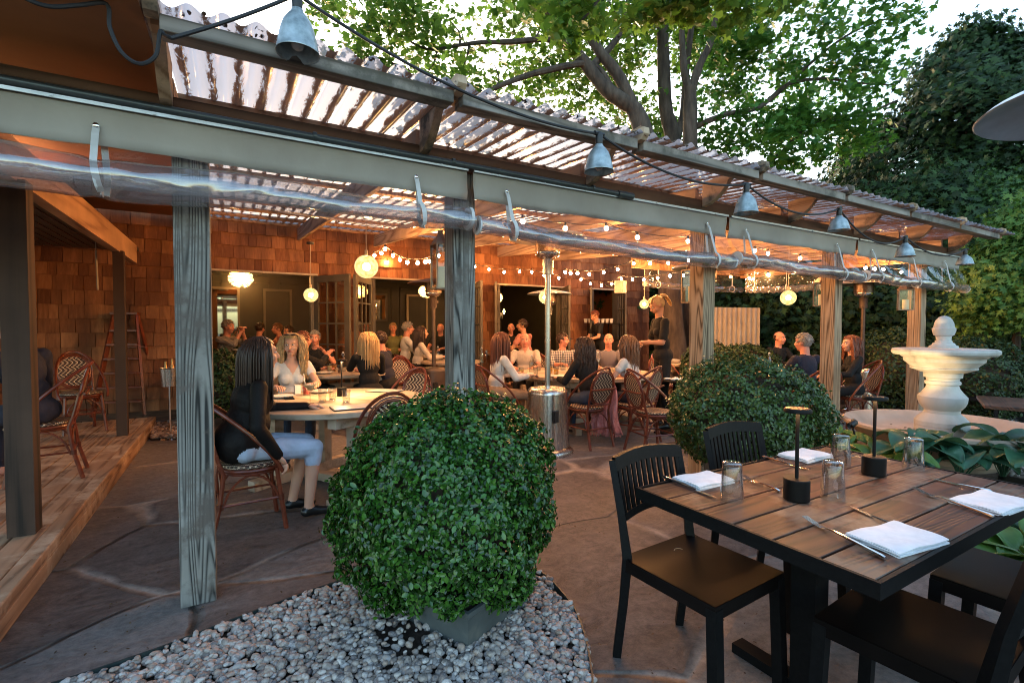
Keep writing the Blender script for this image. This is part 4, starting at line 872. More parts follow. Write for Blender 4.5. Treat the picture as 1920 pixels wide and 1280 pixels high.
# lanterns on posts
def lantern(label,px,py,d,h,w_,rz=0):
    c=AD(px,py,d); t=thing('post_lantern',label,'lantern',c,rz,'copper framed box lanterns on the posts'); m=noisy('aged_copper',[(.3,(.16,.11,.08)),(.7,(.34,.26,.2))],9,.4,.1,metal=.8)
    b=B(); a=w_/2
    for sx in(-1,1):
        for sy in(-1,1): b.box((sx*a,sy*a,0),(.012,.012,h))
    for z in(-h/2,h/2):
        for s_ in(-1,1): b.box((s_*a,0,z),(.014,w_,.012)); b.box((0,s_*a,z),(w_,.014,.012))
    b.box((0,0,-h/2-.004),(w_,w_,.006))
    b.prism([(-a-.01,-a-.01,h/2),(a+.01,-a-.01,h/2),(.015,-.0,h/2+.09),(-.015,0,h/2+.09)],(0,.004,0)); b.lathe([(a*1.35,h/2+.004),(.03,h/2+.075),(.03,h/2+.1),(0,h/2+.11)],4); b.build('frame',m,t)
    b=B(); 
    for s_ in(-1,1): b.box((s_*(a-.003),0,0),(.003,w_-.02,h-.01)); b.box((0,s_*(a-.003),0),(w_-.02,.003,h-.01))
    b.build('glass',glassm('glass'),t)
    b=B(); b.lathe([(0,-h/2),(.035,-h/2),(.035,-h/2+h*.5),(0,-h/2+h*.5)],14); b.build('candle',pm('candle_wax',(.75,.62,.42),.6),t,True)
lantern('lantern on the left side of the second post',828,500,3.68,.33,.12); lantern('lantern on the left side of the third post',1298,537,4.55,.30,.13); lantern('lantern beside the fourth post',1541,552,5.6,.26,.14,.3); lantern('lantern by the fifth post with a pale candle',1698,562,6.35,.26,.15,.5)
# loudspeakers, wall box
def spk(label,px,py,h,w_):
    c=AD(px,py,8.45); t=thing('loudspeaker',label,'loudspeaker',c,.3,'white loudspeakers on the shingles'); b=B(); b.box((0,0,0),(w_,.16,h),bev=.015); b.build('cabinet',noisy('white_cabinet',[(.3,(.5,.46,.4)),(.7,(.58,.54,.47))],4,.5,.02),t); b=B(); b.box((0,-.082,0),(w_*.86,.006,h*.9)); b.build('grille',pm('speaker_grille',(.45,.42,.37),.8),t); b=B(); b.bar((0,.08,0),(0,.3,.05),.03); b.build('bracket',m_black,t)
spk('white loudspeaker at the left end of the shingle wall',413,492,.27,.2); spk('white loudspeaker above the right French doors',1163,538,.22,.14)
# ================================================================ PATIO HEATERS
def heater(label,px,d,zt,mb,mp,rz=0,tank=True,grp='free-standing gas patio heaters',loc=None):
    q=loc or AD(px,613,d); t=thing('patio_heater',label,'patio heater',(q.x,q.y,0),rz,grp)
    n=32
    def sup(prof,e=3.2):
        b=B(); vs=[];fs=[]
        for r,z in prof:
            for j in range(n):
                a=2*math.pi*(j+.5)/n; c,s=math.cos(a),math.sin(a); k=(abs(c)**e+abs(s)**e)**(-1/e); vs.append((c*k*r,s*k*r,z))
        for i in range(len(prof)-1):
            for j in range(n): fs.append((i*n+j,i*n+(j+1)%n,(i+1)*n+(j+1)%n,(i+1)*n+j))
        b.add(vs,fs); return b
    if tank:
        sup([(0.01,.0),(.255,.0),(.26,.02),(.25,.05),(.222,.075),(.21,.08)]).build('foot',mp if mp==mb else m_chrome,t,True)
        sup([(.216,.08),(.193,.66)]).build('tank_housing',mb,t,True)
        sup([(.193,.66),(.198,.665),(.196,.70),(.17,.73),(.03,.745),(0.01,.745)]).build('tank_cover',mb,t,True)
        b=B(); b.box((-.10,-.205,.44),(.085,.01,.13),bev=.0); b.box((-.10,-.212,.44),(.065,.012,.105)); b.build('vent_handle',m_black,t)
    b=B(); b.tube([(0,0,.74 if tank else 0),(0,0,zt-.42)],.033,16); b.tube([(0,0,1.25),(0,0,1.26)],.036,16); b.build('pole',mp,t,True)
    z=zt-.42; b=B(); b.lathe([(.033,z),(.058,z),(.06,z+.16),(.062,z+.165),(.05,z+.17)],20); b.box((.07,0,z+.1),(.03,.03,.04)); b.build('valve_housing',mp,t,True)
    z+=.165; b=B(); b.lathe([(.05,z),(.12,z+.03),(.135,z+.05),(.135,z+.075),(.128,z+.08)],24); b.build('burner_cup',m_chrome,t,True)
    b=B(); b.lathe([(.138,z+.08),(.138,z+.245)],24); b.lathe([(.134,z+.078),(.138,z+.084),(.134,z+.09)],24); b.lathe([(.138,z+.245),(.14,z+.25),(.06,z+.255)],24); b.build('emitter_mesh',noisy('emitter_mesh',[(.3,(.09,.06,.05)),(.7,(.2,.15,.12))],60,.4,.5,metal=.9),t,True)
    b=B(); z=zt; b.lathe([(0,z+.06),(.10,z+.06),(.16,z+.045),(.3,z+.02),(.40,z-.005),(.43,z-.03),(.425,z-.035),(.395,z-.012),(.3,z+.012),(.16,z+.038),(.0,z+.045)],48)
    b.lathe([(0,z+.05),(.02,z+.05),(.02,z-.03),(0,z-.03)],8); b.build('reflector',mb if mb!=m_steel else m_alu,t,True)
    return t
heater('tall brushed steel patio heater in front of the large shared table',1027,5.4,2.40,m_steel,m_steel,.25)
heater('bronze patio heater with brown tank left of the second post',813,8.1,2.14,m_bronze,m_bronze,.2)
heater('patio heater whose reflector shows behind the steel heater pole',1030,9.4,2.06,m_steel,m_steel,.2)
heater('patio heater hidden behind the third post and lantern',1322,6.4,2.20,m_steel,m_steel,.2)
heater('dark patio heater rising behind the fourth post',1618,8.0,2.13,m_steel,m_bronze,.2)
q=AD(2088,613,1.95); heater('patio heater whose tilted steel reflector enters at the right edge',0,0,2.33,m_steel,m_steel,.2,loc=q)
# ================================================================ FOUNTAIN
q=AD(1770,613,5.06); fc=Vector((q.x,q.y,0)); ft=thing('garden_fountain','tiered pale stone garden fountain with ball finial and wide basin','fountain',fc)
m=.00554; s_=.00415
def pr(*a): return [(w_*s_/2,1.4-(y-613)*m) for y,w_ in a]
b=B(); b.lathe([(0,1.516)]+pr((592.5,10),(595,22),(600,32),(607,38.5),(614,41),(615,46.5),(620,46),(628,40),(630,31),(638,29),(639,33),(642,35),(643,41),(647,48),(648,56),(652,58)),40); b.build('finial',m_stone,ft,True,ang=28)
b=B(); b.lathe(pr((656,60),(654,120),(653.5,196),(654.5,204),(658,208.5),(662,206),(665,198),(665.5,172),(668,170),(671,158),(677,156),(684,136),(688,128),(689,132),(691,130),(694,108),(697,90)),64); b.build('upper_bowl',m_stone,ft,True,ang=28)
b=B(); b.lathe(pr((697,77),(707,75),(708,66),(713,63),(714,69),(717,71),(720,69),(721,62),(727,66),(733,76),(739,88),(743,97),(746,97),(753,95),(760,88),(766,76),(768,71),(774,71),(775,74),(780,88),(786,102),(789,107),(797,108),(798,106),(806,108),(840,108)),48); b.build('pedestal',m_stone,ft,True,ang=28)
b=B(); b.lathe([(.45,0),(.5,.06),(.47,.10),(.60,.16),(.74,.26),(.82,.33),(.86,.36),(.865,.39),(.84,.405),(.79,.39),(.74,.33),(.66,.27),(.4,.24),(0,.24)],72); b.build('lower_basin',m_basin,ft,True,ang=35)
b=B()
for _ in range(40):
    a=rnd.uniform(0,6.28); r_=rnd.uniform(.25,.6); b.box((math.cos(a)*r_,math.sin(a)*r_,.255+max(0,(r_-.4)*.1)),(rnd.uniform(.01,.03),rnd.uniform(.008,.015),.003),rz=rnd.uniform(0,6))
b.build('fallen_leaves',m_bark,ft)
# garden uplight
c=CP(1606,4.62,.50); lt=thing('garden_spotlight','small black garden spotlight among the hosta leaves aimed at the fountain','spotlight',c)
dirv=(fc+Vector((-.30,.14,1.02))-c)
b=B(); b.tube([dirv.normalized()*-.08,dirv.normalized()*0],.03,14,cap=False); b.tube([(0,0,-.12),dirv.normalized()*-.05],.008,6); b.build('lamp_housing',m_black,lt,True,solid=.003)
L_=bpy.data.lights.new('spot','SPOT'); L_.energy=20; L_.color=(1,.66,.30); L_.spot_size=R(38); L_.spot_blend=.5; L_.shadow_soft_size=.02
lo=bpy.data.objects.new('spot_beam',L_); COL.objects.link(lo); lo.parent=lt; lo.location=dirv.normalized()*.01; lo.rotation_euler=dirv.to_track_quat('-Z','Y').to_euler()
# ================================================================ HOSTAS
def hostam(name,a,c,sp):
    m_,N,L,b=nm(name); mp=coords(N,L,(1,1,1),kind='UV'); 
    n=noise(N,L,coords(N,L,(1,1,1)),8,3); r=ramp(N,[(.3,a),(.7,c)]); L.new(n.outputs[0],r.inputs[0]); L.new(r.outputs[0],b.inputs['Base Color']); b.inputs['Roughness'].default_value=sp; b.inputs['Specular IOR Level'].default_value=.5
    t=N.new('ShaderNodeBsdfTranslucent'); L.new(r.outputs[0],t.inputs[0]); mx=N.new('ShaderNodeMixShader'); mx.inputs[0].default_value=.2; L.new(b.outputs[0],mx.inputs[1]); L.new(t.outputs[0],mx.inputs[2]); L.new(mx.outputs[0],outn(N).inputs[0]); return m_
m_hostab=hostam('blue_hosta',(.022,.085,.045),(.06,.17,.09),.36); m_hostag=hostam('green_hosta',(.05,.13,.02),(.12,.24,.04),.4)
def hosta(name,label,x,y,n,mat,ln=.30,h=.38,face=None,seed=0):
    rr=random.Random(seed); t=thing(name,label,'hosta',(x,y,0),0,'hostas around the fountain')
    for k in range(n):
        a=(face if face is not None else 0)+ (rr.uniform(-1.9,1.9) if face is not None else 2*math.pi*(k+rr.uniform(-.3,.3))/n); L0=ln*rr.uniform(.75,1.2); el=rr.uniform(.35,1.15); W=L0*rr.uniform(.30,.38)
        u=Vector((math.cos(a),math.sin(a),0)); sd=Vector((-u.y,u.x,0)); hh=h*rr.uniform(.6,1.1); base=u*(.05+.16*rr.random()*math.cos(el))+Vector((0,0,hh*.75)); b=B()
        nu,nv=14,17; V=[]; pos=base.copy(); e=el
        for i in range(nu+1):
            f=i/nu; wd=W*(math.sin(math.pi*min(1,f*.93+.04)**.72)**.85)*(1-f*.12) if f<1 else .002
            dv=u*math.cos(e)+Vector((0,0,1))*math.sin(e); nrm=-u*math.sin(e)+Vector((0,0,1))*math.cos(e)
            for j in range(nv+1):
                g=(j/nv*2-1); q_=pos+sd*g*wd+nrm*(abs(g)**1.4*wd*.34+.0045*math.cos(g*9*math.pi)*(1-f*.5)+.01*math.sin(f*9+g*3+k)); V.append(q_)
            pos=pos+dv*L0/nu; e-=el*1.75/nu+.02
        F_=[(i*(nv+1)+j,i*(nv+1)+j+1,(i+1)*(nv+1)+j+1,(i+1)*(nv+1)+j) for i in range(nu) for j in range(nv)]
        b.add(V,F_); b.build('leaf',mat,t,True,ang=80)
        b=B(); b.tube([(0,0,0),tuple(base*.5+Vector((0,0,.04))),tuple(base)],[.007,.006,.004],5); b.build('stalk',mat,t,True)
    return t
HS=[(1650,905,m_hostag,11,.24,.26),(1568,868,m_hostag,10,.25,.34),(1730,900,m_hostab,12,.30,.34),(1800,905,m_hostab,13,.34,.36),(1880,900,m_hostab,13,.34,.40),(1960,930,m_hostab,13,.34,.42),(1850,1010,m_hostab,12,.30,.26),(1930,1090,m_hostag,12,.28,.22),(1780,990,m_hostab,10,.26,.2)]
HL=['green hosta touching the lit side of the basin','yellow lit hosta clump left of the fountain basin','blue green hosta before the fountain pedestal','large blue green hosta behind the glass at the table end','broad ribbed hosta at the right edge beyond the table','hosta partly cut by the right edge, highest of the row','low hosta in shade right under the table corner','lighter hosta low at the right edge below the table','shaded hosta low behind the bench seat']
for k,(px,py,mm,n,ln,h) in enumerate(HS):
    p=G(px,py,0); p=G(px,py,.0) if py<1000 else G(px,py,0); hosta('hosta_plant',HL[k],p.x,p.y,n,mm,ln*1.2,h*1.12,seed=k+3)
# ================================================================ BLACK TABLE
m_plank=wood('table_planks',(.005,.003,.0025),(.11,.040,.020),0,6.5,15,.48,spec=.32,stain=(.17,.12,.085),bump=.5,rw=.5,fine=40)
m_bt=noisy('black_powder_coat',[(.3,(.0035,.0035,.004)),(.7,(.007,.007,.0075))],60,.5,.12,dist=.001,spec=.14)
c0=G(1192,910,.752); c1=G(1645,1098,.752); c2=G(1551,836,.752); TX0=(c0.x+c1.x)/2; TX1=c2.x+.0; TY1=(c0.y+c2.y)/2; TY0=c1.y
LW=TX1-TX0; WW=TY1-TY0; bt=thing('slatted_dining_table','black framed dining table with dark worn planks in the foreground','table',((TX0+TX1)/2,(TY0+TY1)/2,0))
nb=6; pw=(WW-.03)/nb
for k in range(nb):
    b=B(); b.box((0,-WW/2+.015+pw*(k+.5),.740),(LW-.026,pw-.008,.022),bev=.002); b.build('plank',m_plank,bt)
b=B(); z=.731
b.box((0,-WW/2+.006,z),(LW,.012,.045)); b.box((0,WW/2-.006,z),(LW,.012,.045)); b.box((-LW/2+.006,0,z),(.012,WW-.024,.045)); b.box((LW/2-.006,0,z),(.012,WW-.024,.045)); b.box((0,0,.722),(LW-.03,WW-.03,.01)); b.build('rim',m_bt,bt)
for xq in (-.22,.32):
    b=B(); b.box((xq,0,.37),(.09,.09,.72)); b.box((xq,0,.02),(.07,.6,.04)); b.build('pedestal',m_bt,bt)
TZ=.752
def napkin(label,px,py,rz,w_=.20,h=.15):
    p=G(px,py,TZ+.008); t=thing('folded_napkin',label,'napkin',(p.x,p.y,TZ),rz,'white folded napkins on the black table'); b=B()
    for k,(dx,dy) in enumerate(((0,0),(.003,-.002),(-.002,.003),(.002,.0))):
        n=10; V=[];z=.001+k*.0048
        for j in range(n+1):
            for i in range(n+1):
                u=(i/n-.5)*w_+dx; v=(j/n-.5)*h+dy; r_=.0015*math.sin(u*40+k)+.0012*math.sin(v*55+u*30+k*2); V.append((u,v,z+.0015+r_+(.0025 if j in(0,n) else 0)*-1))
        o=len(b.v); b.add(V+[(v[0],v[1],v[2]-.0036) for v in V],[(j*(n+1)+i,j*(n+1)+i+1,(j+1)*(n+1)+i+1,(j+1)*(n+1)+i) for j in range(n) for i in range(n)])
        N1=(n+1)*(n+1); ed=[i for i in range(n+1)]+[(n+1)*j+n for j in range(1,n+1)]+[(n+1)*n+i for i in range(n-1,-1,-1)]+[(n+1)*j for j in range(n-1,0,-1)]
        b.f+=[tuple(o+x for x in (ed[q],ed[(q+1)%len(ed)],N1+ed[(q+1)%len(ed)],N1+ed[q])) for q in range(len(ed))]; b.mi+=[0]*len(ed)
    b.build('folded_cloth',noisy('white_linen',[(.3,(.68,.70,.73)),(.7,(.80,.81,.83))],30,.85,.15),t,True,ang=60); return t
napkin('napkin nearest to the camera, at the near corner',1680,1008,R(-8),.235,.15)
napkin('napkin at the right end of the table with a tiny dark speck',1858,941,R(-6),.235,.15)
napkin('napkin at the left corner beside the upside-down glass',1318,899,R(-4),.20,.145)
napkin('napkin farthest back, behind the lamp with the orange-lit top',1508,853,R(0),.21,.145)
def cut(kind,label,p,q,blen=None):
    a=G(*p,TZ); c=G(*q,TZ); L0=(c-a).length; ang=math.atan2(c.y-a.y,c.x-a.x); t=thing(kind,label,kind,(a.x,a.y,TZ+.003),ang,'steel cutlery on the black table'); b=B()
    if kind=='knife':
        V=[(0,.002,0),(.02,.009,0),(.09,.011,0),(.1,.005,0),(.1,-.006,0),(.02,-.006,0)]; b.prism(V,(0,0,.0015)); b.build('blade',m_chrome,t)
        b=B(); b.tube([(.1,0,.003),(.12,0,.004),(.16,0,.005),(max(.2,L0-.01),0,.005),(max(.21,L0),0,.004)],[.003,.004,.005,.0075,.005],8); b.build('handle',m_chrome,t,True)
    else:
        for k in range(4): b.bar((0,(k-1.5)*.0055,.012),(.048,(k-1.5)*.0055,.004),.0028,.0018)
        b.prism([(.046,-.0105,.003),(.046,.0105,.003),(.075,.009,.001),(.09,.003,.004),(.09,-.003,.004),(.075,-.009,.001)],(0,0,.002)); b.build('tines',m_chrome,t)
        b=B(); b.tube([(.088,0,.006),(.11,0,.009),(.15,0,.008),(max(.18,L0-.01),0,.003),(max(.19,L0),0,.002)],[.003,.003,.0045,.0075,.006],8); b.build('handle',m_chrome,t,True)
cut('fork','fork in front of the nearest napkin',(1508,975),(1660,1050)); cut('fork','fork pointing to the right end napkin',(1713,920),(1865,972)); cut('knife','knife half under the nearest napkin',(1592,950),(1668,985)); cut('knife','knife behind the right end napkin',(1742,897),(1830,918))
cut('knife','knife across the left table corner',(1345,935),(1242,896)); cut('knife','knife leading to the farthest napkin',(1520,883),(1430,858)); cut('fork','fork by the glass at the left corner',(1394,897),(1440,915)); cut('fork','fork at the far edge beside the second glass',(1575,850),(1615,862))
def tumbler(label,px,py,r=.041,h=.145,z=TZ,grp='upside-down tumblers on the black table',up=False):
    p=G(px,py,z); t=thing('glass_tumbler',label,'glass',(p.x,p.y,z+.001),0,grp)
    pr_=[(r,0),(r*.97,h*.3),(r*.88,h*.7),(r*.84,h*.97),(r*.7,h),(0,h),(0,h-.014),(r*.68,h-.014),(r*.80,h*.8),(r*.93,h*.28),(r*.96,.0)]
    if up: pr_=[(a,h-c) for a,c in pr_]
    b=B(); b.lathe(pr_,28); b.build('glass_body',glassm('tumbler_glass',(.93,.95,.95),.09,1.7),t,True,ang=50); return t
tumbler('upside-down glass at the left corner of the table',1372,938); tumbler('upside-down glass right of the lamp with the orange-lit top',1561,935); tumbler('upside-down glass behind, between the two table lamps',1576,872); tumbler('upside-down glass by the right end with hosta behind',1712,880)
def tlamp(label,px,py,top=m_littop,sc=1,z=TZ,lit=True,st=16):
    p=G(px,py,z); t=thing('table_lamp',label,'table lamp',(p.x,p.y,z),0,'slim cordless mushroom table lamps',sc)
    b=B(); b.lathe([(0,.001),(.043,.001),(.045,.004),(.045,.078),(.043,.081),(0,.082)],36); b.build('base',pm('lamp_base_black',(.004,.004,.004),.4,spec=.2),t,True,ang=25)
    b=B(); b.tube([(0,0,.08),(0,0,.335)],.0065,12); b.build('stem',m_bt,t,True)
    b=B(); b.lathe([(0,.345),(.040,.345),(.046,.343),(.0475,.339),(.0475,.331),(.045,.329),(.0445,.332)],36); b.build('lamp_head',m_bt,t,True,ang=25)
    b=B(); b.lathe([(0,.3458),(.041,.3455)],36); b.build('top_plate',top,t)
    b=B(); b.lathe([(0,.331),(.040,.331)],28); b.build('light_disc',emit('table_lamp_disc_%d'%st,(1,.55,.22),st),t); return t
tlamp('lamp with top painted lit orange, left of centre on the black table',1493,936); tlamp('second black lamp farther right on the black table',1638,889,m_bt)
b=B(); p=AY(1283,1024,1.5); p=G(1270,1030,.455); b.tube([p+Vector((-.02,0,.002)),p+Vector((-.005,.008,.002)),p+Vector((.01,.004,.003)),p+Vector((.02,-.01,.002))],.0012,4); 
tag(b.build('fallen_twig',m_trim),'tiny curled pale twig lying on the black chair seat','twig')
# black slat chairs: local +Y is the way the sitter faces
def slatchair(label,x,y,rz,grp='black slat-back chairs around the black table'):
    t=thing('slat_back_chair',label,'chair',(x,y,0),rz,grp); w_=.225; sz=.445
    b=B(); n=8
    V=[]
    for j in range(n+1):
        for i in range(n+1):
            u=(i/n-.5)*.44; v=(j/n-.5)*.43; V.append((u,v,sz-.012*math.cos(u/.44*math.pi)*math.sin(j/n*math.pi)**.5+(.006 if j==0 else 0)))
    Q=[(j*(n+1)+i,j*(n+1)+i+1,(j+1)*(n+1)+i+1,(j+1)*(n+1)+i) for j in range(n) for i in range(n)]
    b.add(V,Q); b.box((0,.205,sz-.028),(.40,.02,.05)); b.box((0,-.205,sz-.028),(.40,.02,.05)); b.box((.21,0,sz-.028),(.02,.43,.05)); b.box((-.21,0,sz-.028),(.02,.43,.05)); b.build('seat',m_seat,t,True,ang=30)
    for sx in(-1,1):
        b=B(); b.prism([(sx*.20-.021,.175,sz-.01),(sx*.20+.021,.175,sz-.01),(sx*.20+.021,.217,sz-.01),(sx*.20-.021,.217,sz-.01)],(0,.0,0)) if 0 else None
        b.bar((sx*.2,.197,sz-.02),(sx*.205,.215,0),.042,.040,up=(0,1,0)); b.build('leg',m_bt,t)
        b=B(); b.tube([(sx*.205,-.26,0),(sx*.203,-.225,.25),(sx*.203,-.205,sz),(sx*.21,-.235,.62),(sx*.215,-.285,.835)],[.024,.025,.028,.022,.019],4); b.build('leg',m_bt,t)
    # back: curved rails and slats
    def bk(u,z): return Vector((u,-.205-(z-sz)*.205-.028*math.cos(u/.2*1.35)+ .0,z))
    N1=16
    for (za,zb) in ((.79,.845),(.585,.615)):
        b=B()
        for i in range(N1):
            u0=-.21+.42*i/N1;u1=-.21+.42*(i+1)/N1; f=lambda u,z:bk(u,z+(.018*math.cos(u/.21*1.5) if za>.7 else .018*math.cos(u/.21*1.5)))
            a_,b_,c_,d_=f(u0,za),f(u1,za),f(u1,zb),f(u0,zb); o=Vector((0,.02,0)); b.add([a_,b_,c_,d_,a_+o,b_+o,c_+o,d_+o],[(0,1,2,3),(7,6,5,4),(3,2,6,7),(0,4,5,1)])
        b.build('back_rail',m_bt,t,True,ang=50)
    for i in range(12):
        u=-.185+.37*i/11; b=B(); z0=.60;z1=.80; b.bar(bk(u,z0)+Vector((0,.01,.012)),bk(u,z1)+Vector((0,.01,.012)),.0185,.009,up=(0,1,0)); b.build('slat',m_bt,t)
    return t
m_seat=noisy('black_seat',[(.3,(.004,.003,.0028)),(.7,(.009,.0062,.0055))],3,.45,.06,spec=.09,rvar=.1)
q=[G(1150,1235),G(1284,1166)]; mid=(q[0]+q[1])/2
dx=(q[1]-q[0]).normalized(); yaw=math.atan2(dx.y,dx.x)
# rear legs at local y=-.26
rz1=yaw+R(180); f=Vector((math.sin(-rz1),math.cos(rz1),0)); f=Vector((-math.sin(rz1),math.cos(rz1),0)); cpos=mid+f*.25
ch=slatchair('black slat chair with clear seat, left of the table',cpos.x,cpos.y,rz1)
slatchair('black slat chair behind the far long side of the table',TX0+1.02,TY1+.02,R(176))
slatchair('black chair seat at the bottom edge, back out of frame',1.33,.50,R(-20)) if 0 else None
p=G(1560,1135,.445); slatchair('black chair at the bottom edge in front of the table, only its seat in view',p.x+.12,p.y-.20,R(4))
p=G(1800,1062,.445); slatchair('black chair under the near right side of the table with bluish sheen',p.x+.06,p.y-.17,R(2))
# far black chairs and table
slatchair('dark slat chair just right of the fountain pedestal',*G(1822,800,0)[:2],R(205),'black slat chairs on the grey gravel'); slatchair('black slat chair beyond the basin, catching light on its slats',*G(1878,796,0)[:2],R(200),'black slat chairs on the grey gravel'); slatchair('black slat chair cut by the right edge behind the grey table',*G(1945,770,0)[:2],R(190),'black slat chairs on the grey gravel')
p=G(1960,758,.745); t=thing('square_table','grey brown square table beyond the basin at the right edge','table',(p.x,p.y,0),R(20)); b=B(); b.box((0,0,.73),(.8,.8,.03),bev=.004); b.build('tabletop',m_plank,t); b=B(); b.box((0,0,.36),(.07,.07,.71)); b.box((0,0,.02),(.5,.5,.03)); b.build('pedestal',m_bt,t)
p=G(1905,688,.745); t=thing('square_table','dim square table in the dark behind the right hedge bush','table',(p.x,p.y,0),R(10)); b=B(); b.box((0,0,.73),(.8,.8,.03),bev=.004); b.build('tabletop',m_plank,t); b=B(); b.box((0,0,.36),(.07,.07,.71)); b.box((0,0,.02),(.5,.5,.03)); b.build('pedestal',m_bt,t)
# ================================================================ ROUND TABLES AND RATTAN CHAIRS
def CP(px,d,z=0):
    r=(px-960)/F*d; return Vector((r*FY+d*FX,-r*FX+d*FY,z))
def yaw_rd(r,d):
    v=(r*FY+d*FX,-r*FX+d*FY); return math.atan2(-v[0],v[1])
m_teak=wood('pale_table_wood',(.30,.22,.15),(.52,.41,.31),0,1.8,10,.6,bump=.15)
m_rattan=noisy('red_rattan',[(.3,(.085,.016,.008)),(.6,(.17,.035,.014)),(.8,(.25,.065,.025))],14,.3,.15,(1,1,1),spec=.55,dist=.001)
def weavem():
    m,N,L,b=nm('houndstooth_weave'); mp=coords(N,L,(1,1,1)); ck=N.new('ShaderNodeTexChecker'); ck.inputs['Scale'].default_value=46; ck.inputs[1].default_value=(.60,.47,.33,1); ck.inputs[2].default_value=(.035,.012,.008,1); L.new(mp.outputs[0],ck.inputs[0])
    v=N.new('ShaderNodeTexChecker'); v.inputs['Scale'].default_value=92; v.inputs[1].default_value=(1,1,1,1); v.inputs[2].default_value=(.25,.16,.13,1); L.new(mp.outputs[0],v.inputs[0])
    mx=N.new('ShaderNodeMix'); mx.data_type='RGBA'; mx.blend_type='MULTIPLY'; mx.inputs[0].default_value=1; L.new(ck.outputs[0],mx.inputs[6]); L.new(v.outputs[0],mx.inputs[7]); L.new(mx.outputs[2],b.inputs['Base Color']); b.inputs['Roughness'].default_value=.45
    bumpn(N,L,b,ck.outputs[1],.4,.002); return m
m_weave=weavem()
def bistro(label,loc,rz,grp='red rattan bistro chairs with woven backs'):
    t=thing('rattan_chair',label,'chair',loc,rz,grp); sz=.455
    b=B(); b.lathe([(0,sz-.012),(.185,sz-.012),(.2,sz-.002),(.198,sz+.012),(.17,sz+.018),(0,sz+.012)],28); b.build('seat',m_weave,t,True,ang=60)
    b=B(); b.tube([(.2*math.cos(R(a)),.2*math.sin(R(a)),sz-.022) for a in range(0,360,15)],.012,7,closed=True); b.tube([(.185*math.cos(R(a)),.185*math.sin(R(a)),sz-.045) for a in range(0,360,15)],.009,6,closed=True); b.build('seat_ring',m_rattan,t,True)
    def bp(u,v): return Vector((u,-.205-(v-sz)*.24,v))
    cz=.70
    b=B(); pts=[bp(.155*math.cos(R(a)),cz+.185*math.sin(R(a))) for a in range(0,360,15)]; vs=[bp(0,cz)]+pts; b.add([v+Vector((0,.006,0)) for v in vs]+[v-Vector((0,.006,0)) for v in vs],[(0,1+i,1+(i+1)%24) for i in range(24)]+[(25,26+(i+1)%24,26+i) for i in range(24)]); b.build('woven_back',m_weave,t)
    b=B(); b.tube(pts,.0115,8,closed=True); pts2=[bp(.178*math.cos(R(a)),cz+.208*math.sin(R(a))) for a in range(0,360,15)]; b.tube(pts2,.008,6,closed=True)
    b.build('back_ring',m_rattan,t,True)
    # outer hoop sweeping from the front sides of the seat up over the back
    hp=[]
    for k in range(25):
        a=math.pi*k/24; u=.225*math.cos(a); s_=math.sin(a); v=sz+.01+(.925-sz)*s_**.8; y=.13*(1-s_**.9)+(-.205-(v-sz)*.24-.012)*s_**.9; hp.append((u,y,v))
    hp=[(.21,.16,sz-.05)]+hp+[(-.21,.16,sz-.05)]
    b=B(); b.tube(hp,.0135,8); b.tube([bp(-.195,.69)+Vector((0,-.03,0)),bp(-.1,.685)+Vector((0,-.035,0)),bp(.1,.685)+Vector((0,-.035,0)),bp(.195,.69)+Vector((0,-.03,0))],.0105,7); b.tube([bp(-.18,.50),bp(.18,.50)],.0105,7); b.build('back_hoop',m_rattan,t,True)
    for sx in(-1,1):
        b=B(); b.tube([(sx*.165,.13,sz-.03),(sx*.175,.15,.25),(sx*.195,.18,0)],[.0145,.0145,.016],8); b.build('leg',m_rattan,t,True)
        b=B(); b.tube([bp(sx*.172,.70),bp(sx*.165,.52),(sx*.165,-.19,sz-.03),(sx*.17,-.215,.22),(sx*.185,-.27,0)],[.0115,.0125,.0145,.0145,.016],8); b.build('leg',m_rattan,t,True)
    b=B()
    for (a0,a1) in (((-.17,.145),(.17,.145)),((-.17,-.205),(.17,-.205)),((-.17,.145),(-.17,-.2)),((.17,.145),(.17,-.2))):
        p=Vector((*a0,.22));q=Vector((*a1,.22)); b.tube([p,q],.009,6); m_=(p+q)/2
        arc=[p+(q-p)*(k/10)+Vector((0,0,-.02+.20*math.sin(math.pi*k/10)**.6)) for k in range(11)]; b.tube(arc,.008,6)
    b.build('stretcher',m_rattan,t,True)
    b=B()
    for sx in(-1,1):
        for (x_,y_,z_) in ((.176,.155,.22),(.172,-.217,.22)): b.tube([(sx*x_,y_,z_-.02),(sx*x_,y_,z_+.02)],.0185,8)
    b.build('cane_binding',noisy('dark_binding',[(.3,(.06,.012,.006)),(.7,(.12,.025,.01))],200,.35,.5,(.02,.02,1)),t,True)
    return t
proto=None
def chair(label,px,d,fr,fd,z=0,grp=None,sc=1):
    global proto
    if proto is None: proto=bistro(label,CP(px,d,z),yaw_rd(fr,fd)); return proto
    return dup(proto,CP(px,d,z),yaw_rd(fr,fd),label,sc)
chair('rattan chair under the woman in the black leather jacket, beside the left post',470,3.42,.82,.57)
chair('empty rattan chair across the nearest round table, pale woven back in view',757,5.25,-.35,-1)
chair('empty rattan chair half hidden behind the large glossy bush',722,3.72,-.45,1)
chair('empty rattan chair on the deck in front of the shingle wall',148,5.75,.75,-.55,.165)
chair('rattan chair at the left edge on the deck behind the square post',70,3.95,-.8,-.6,.165)
chair('rattan chair of the long haired woman in white shirt, right of the second post',938,6.15,.9,.5)
chair('rattan chair with the pink scarf hanging from its back',1101,5.8,-.55,.85)
chair('rattan chair under the woman in the white T-shirt',1190,5.95,-.75,.65)
chair('empty rattan chair turned to the right, touching the clipped dome',1228,5.45,.95,.3)
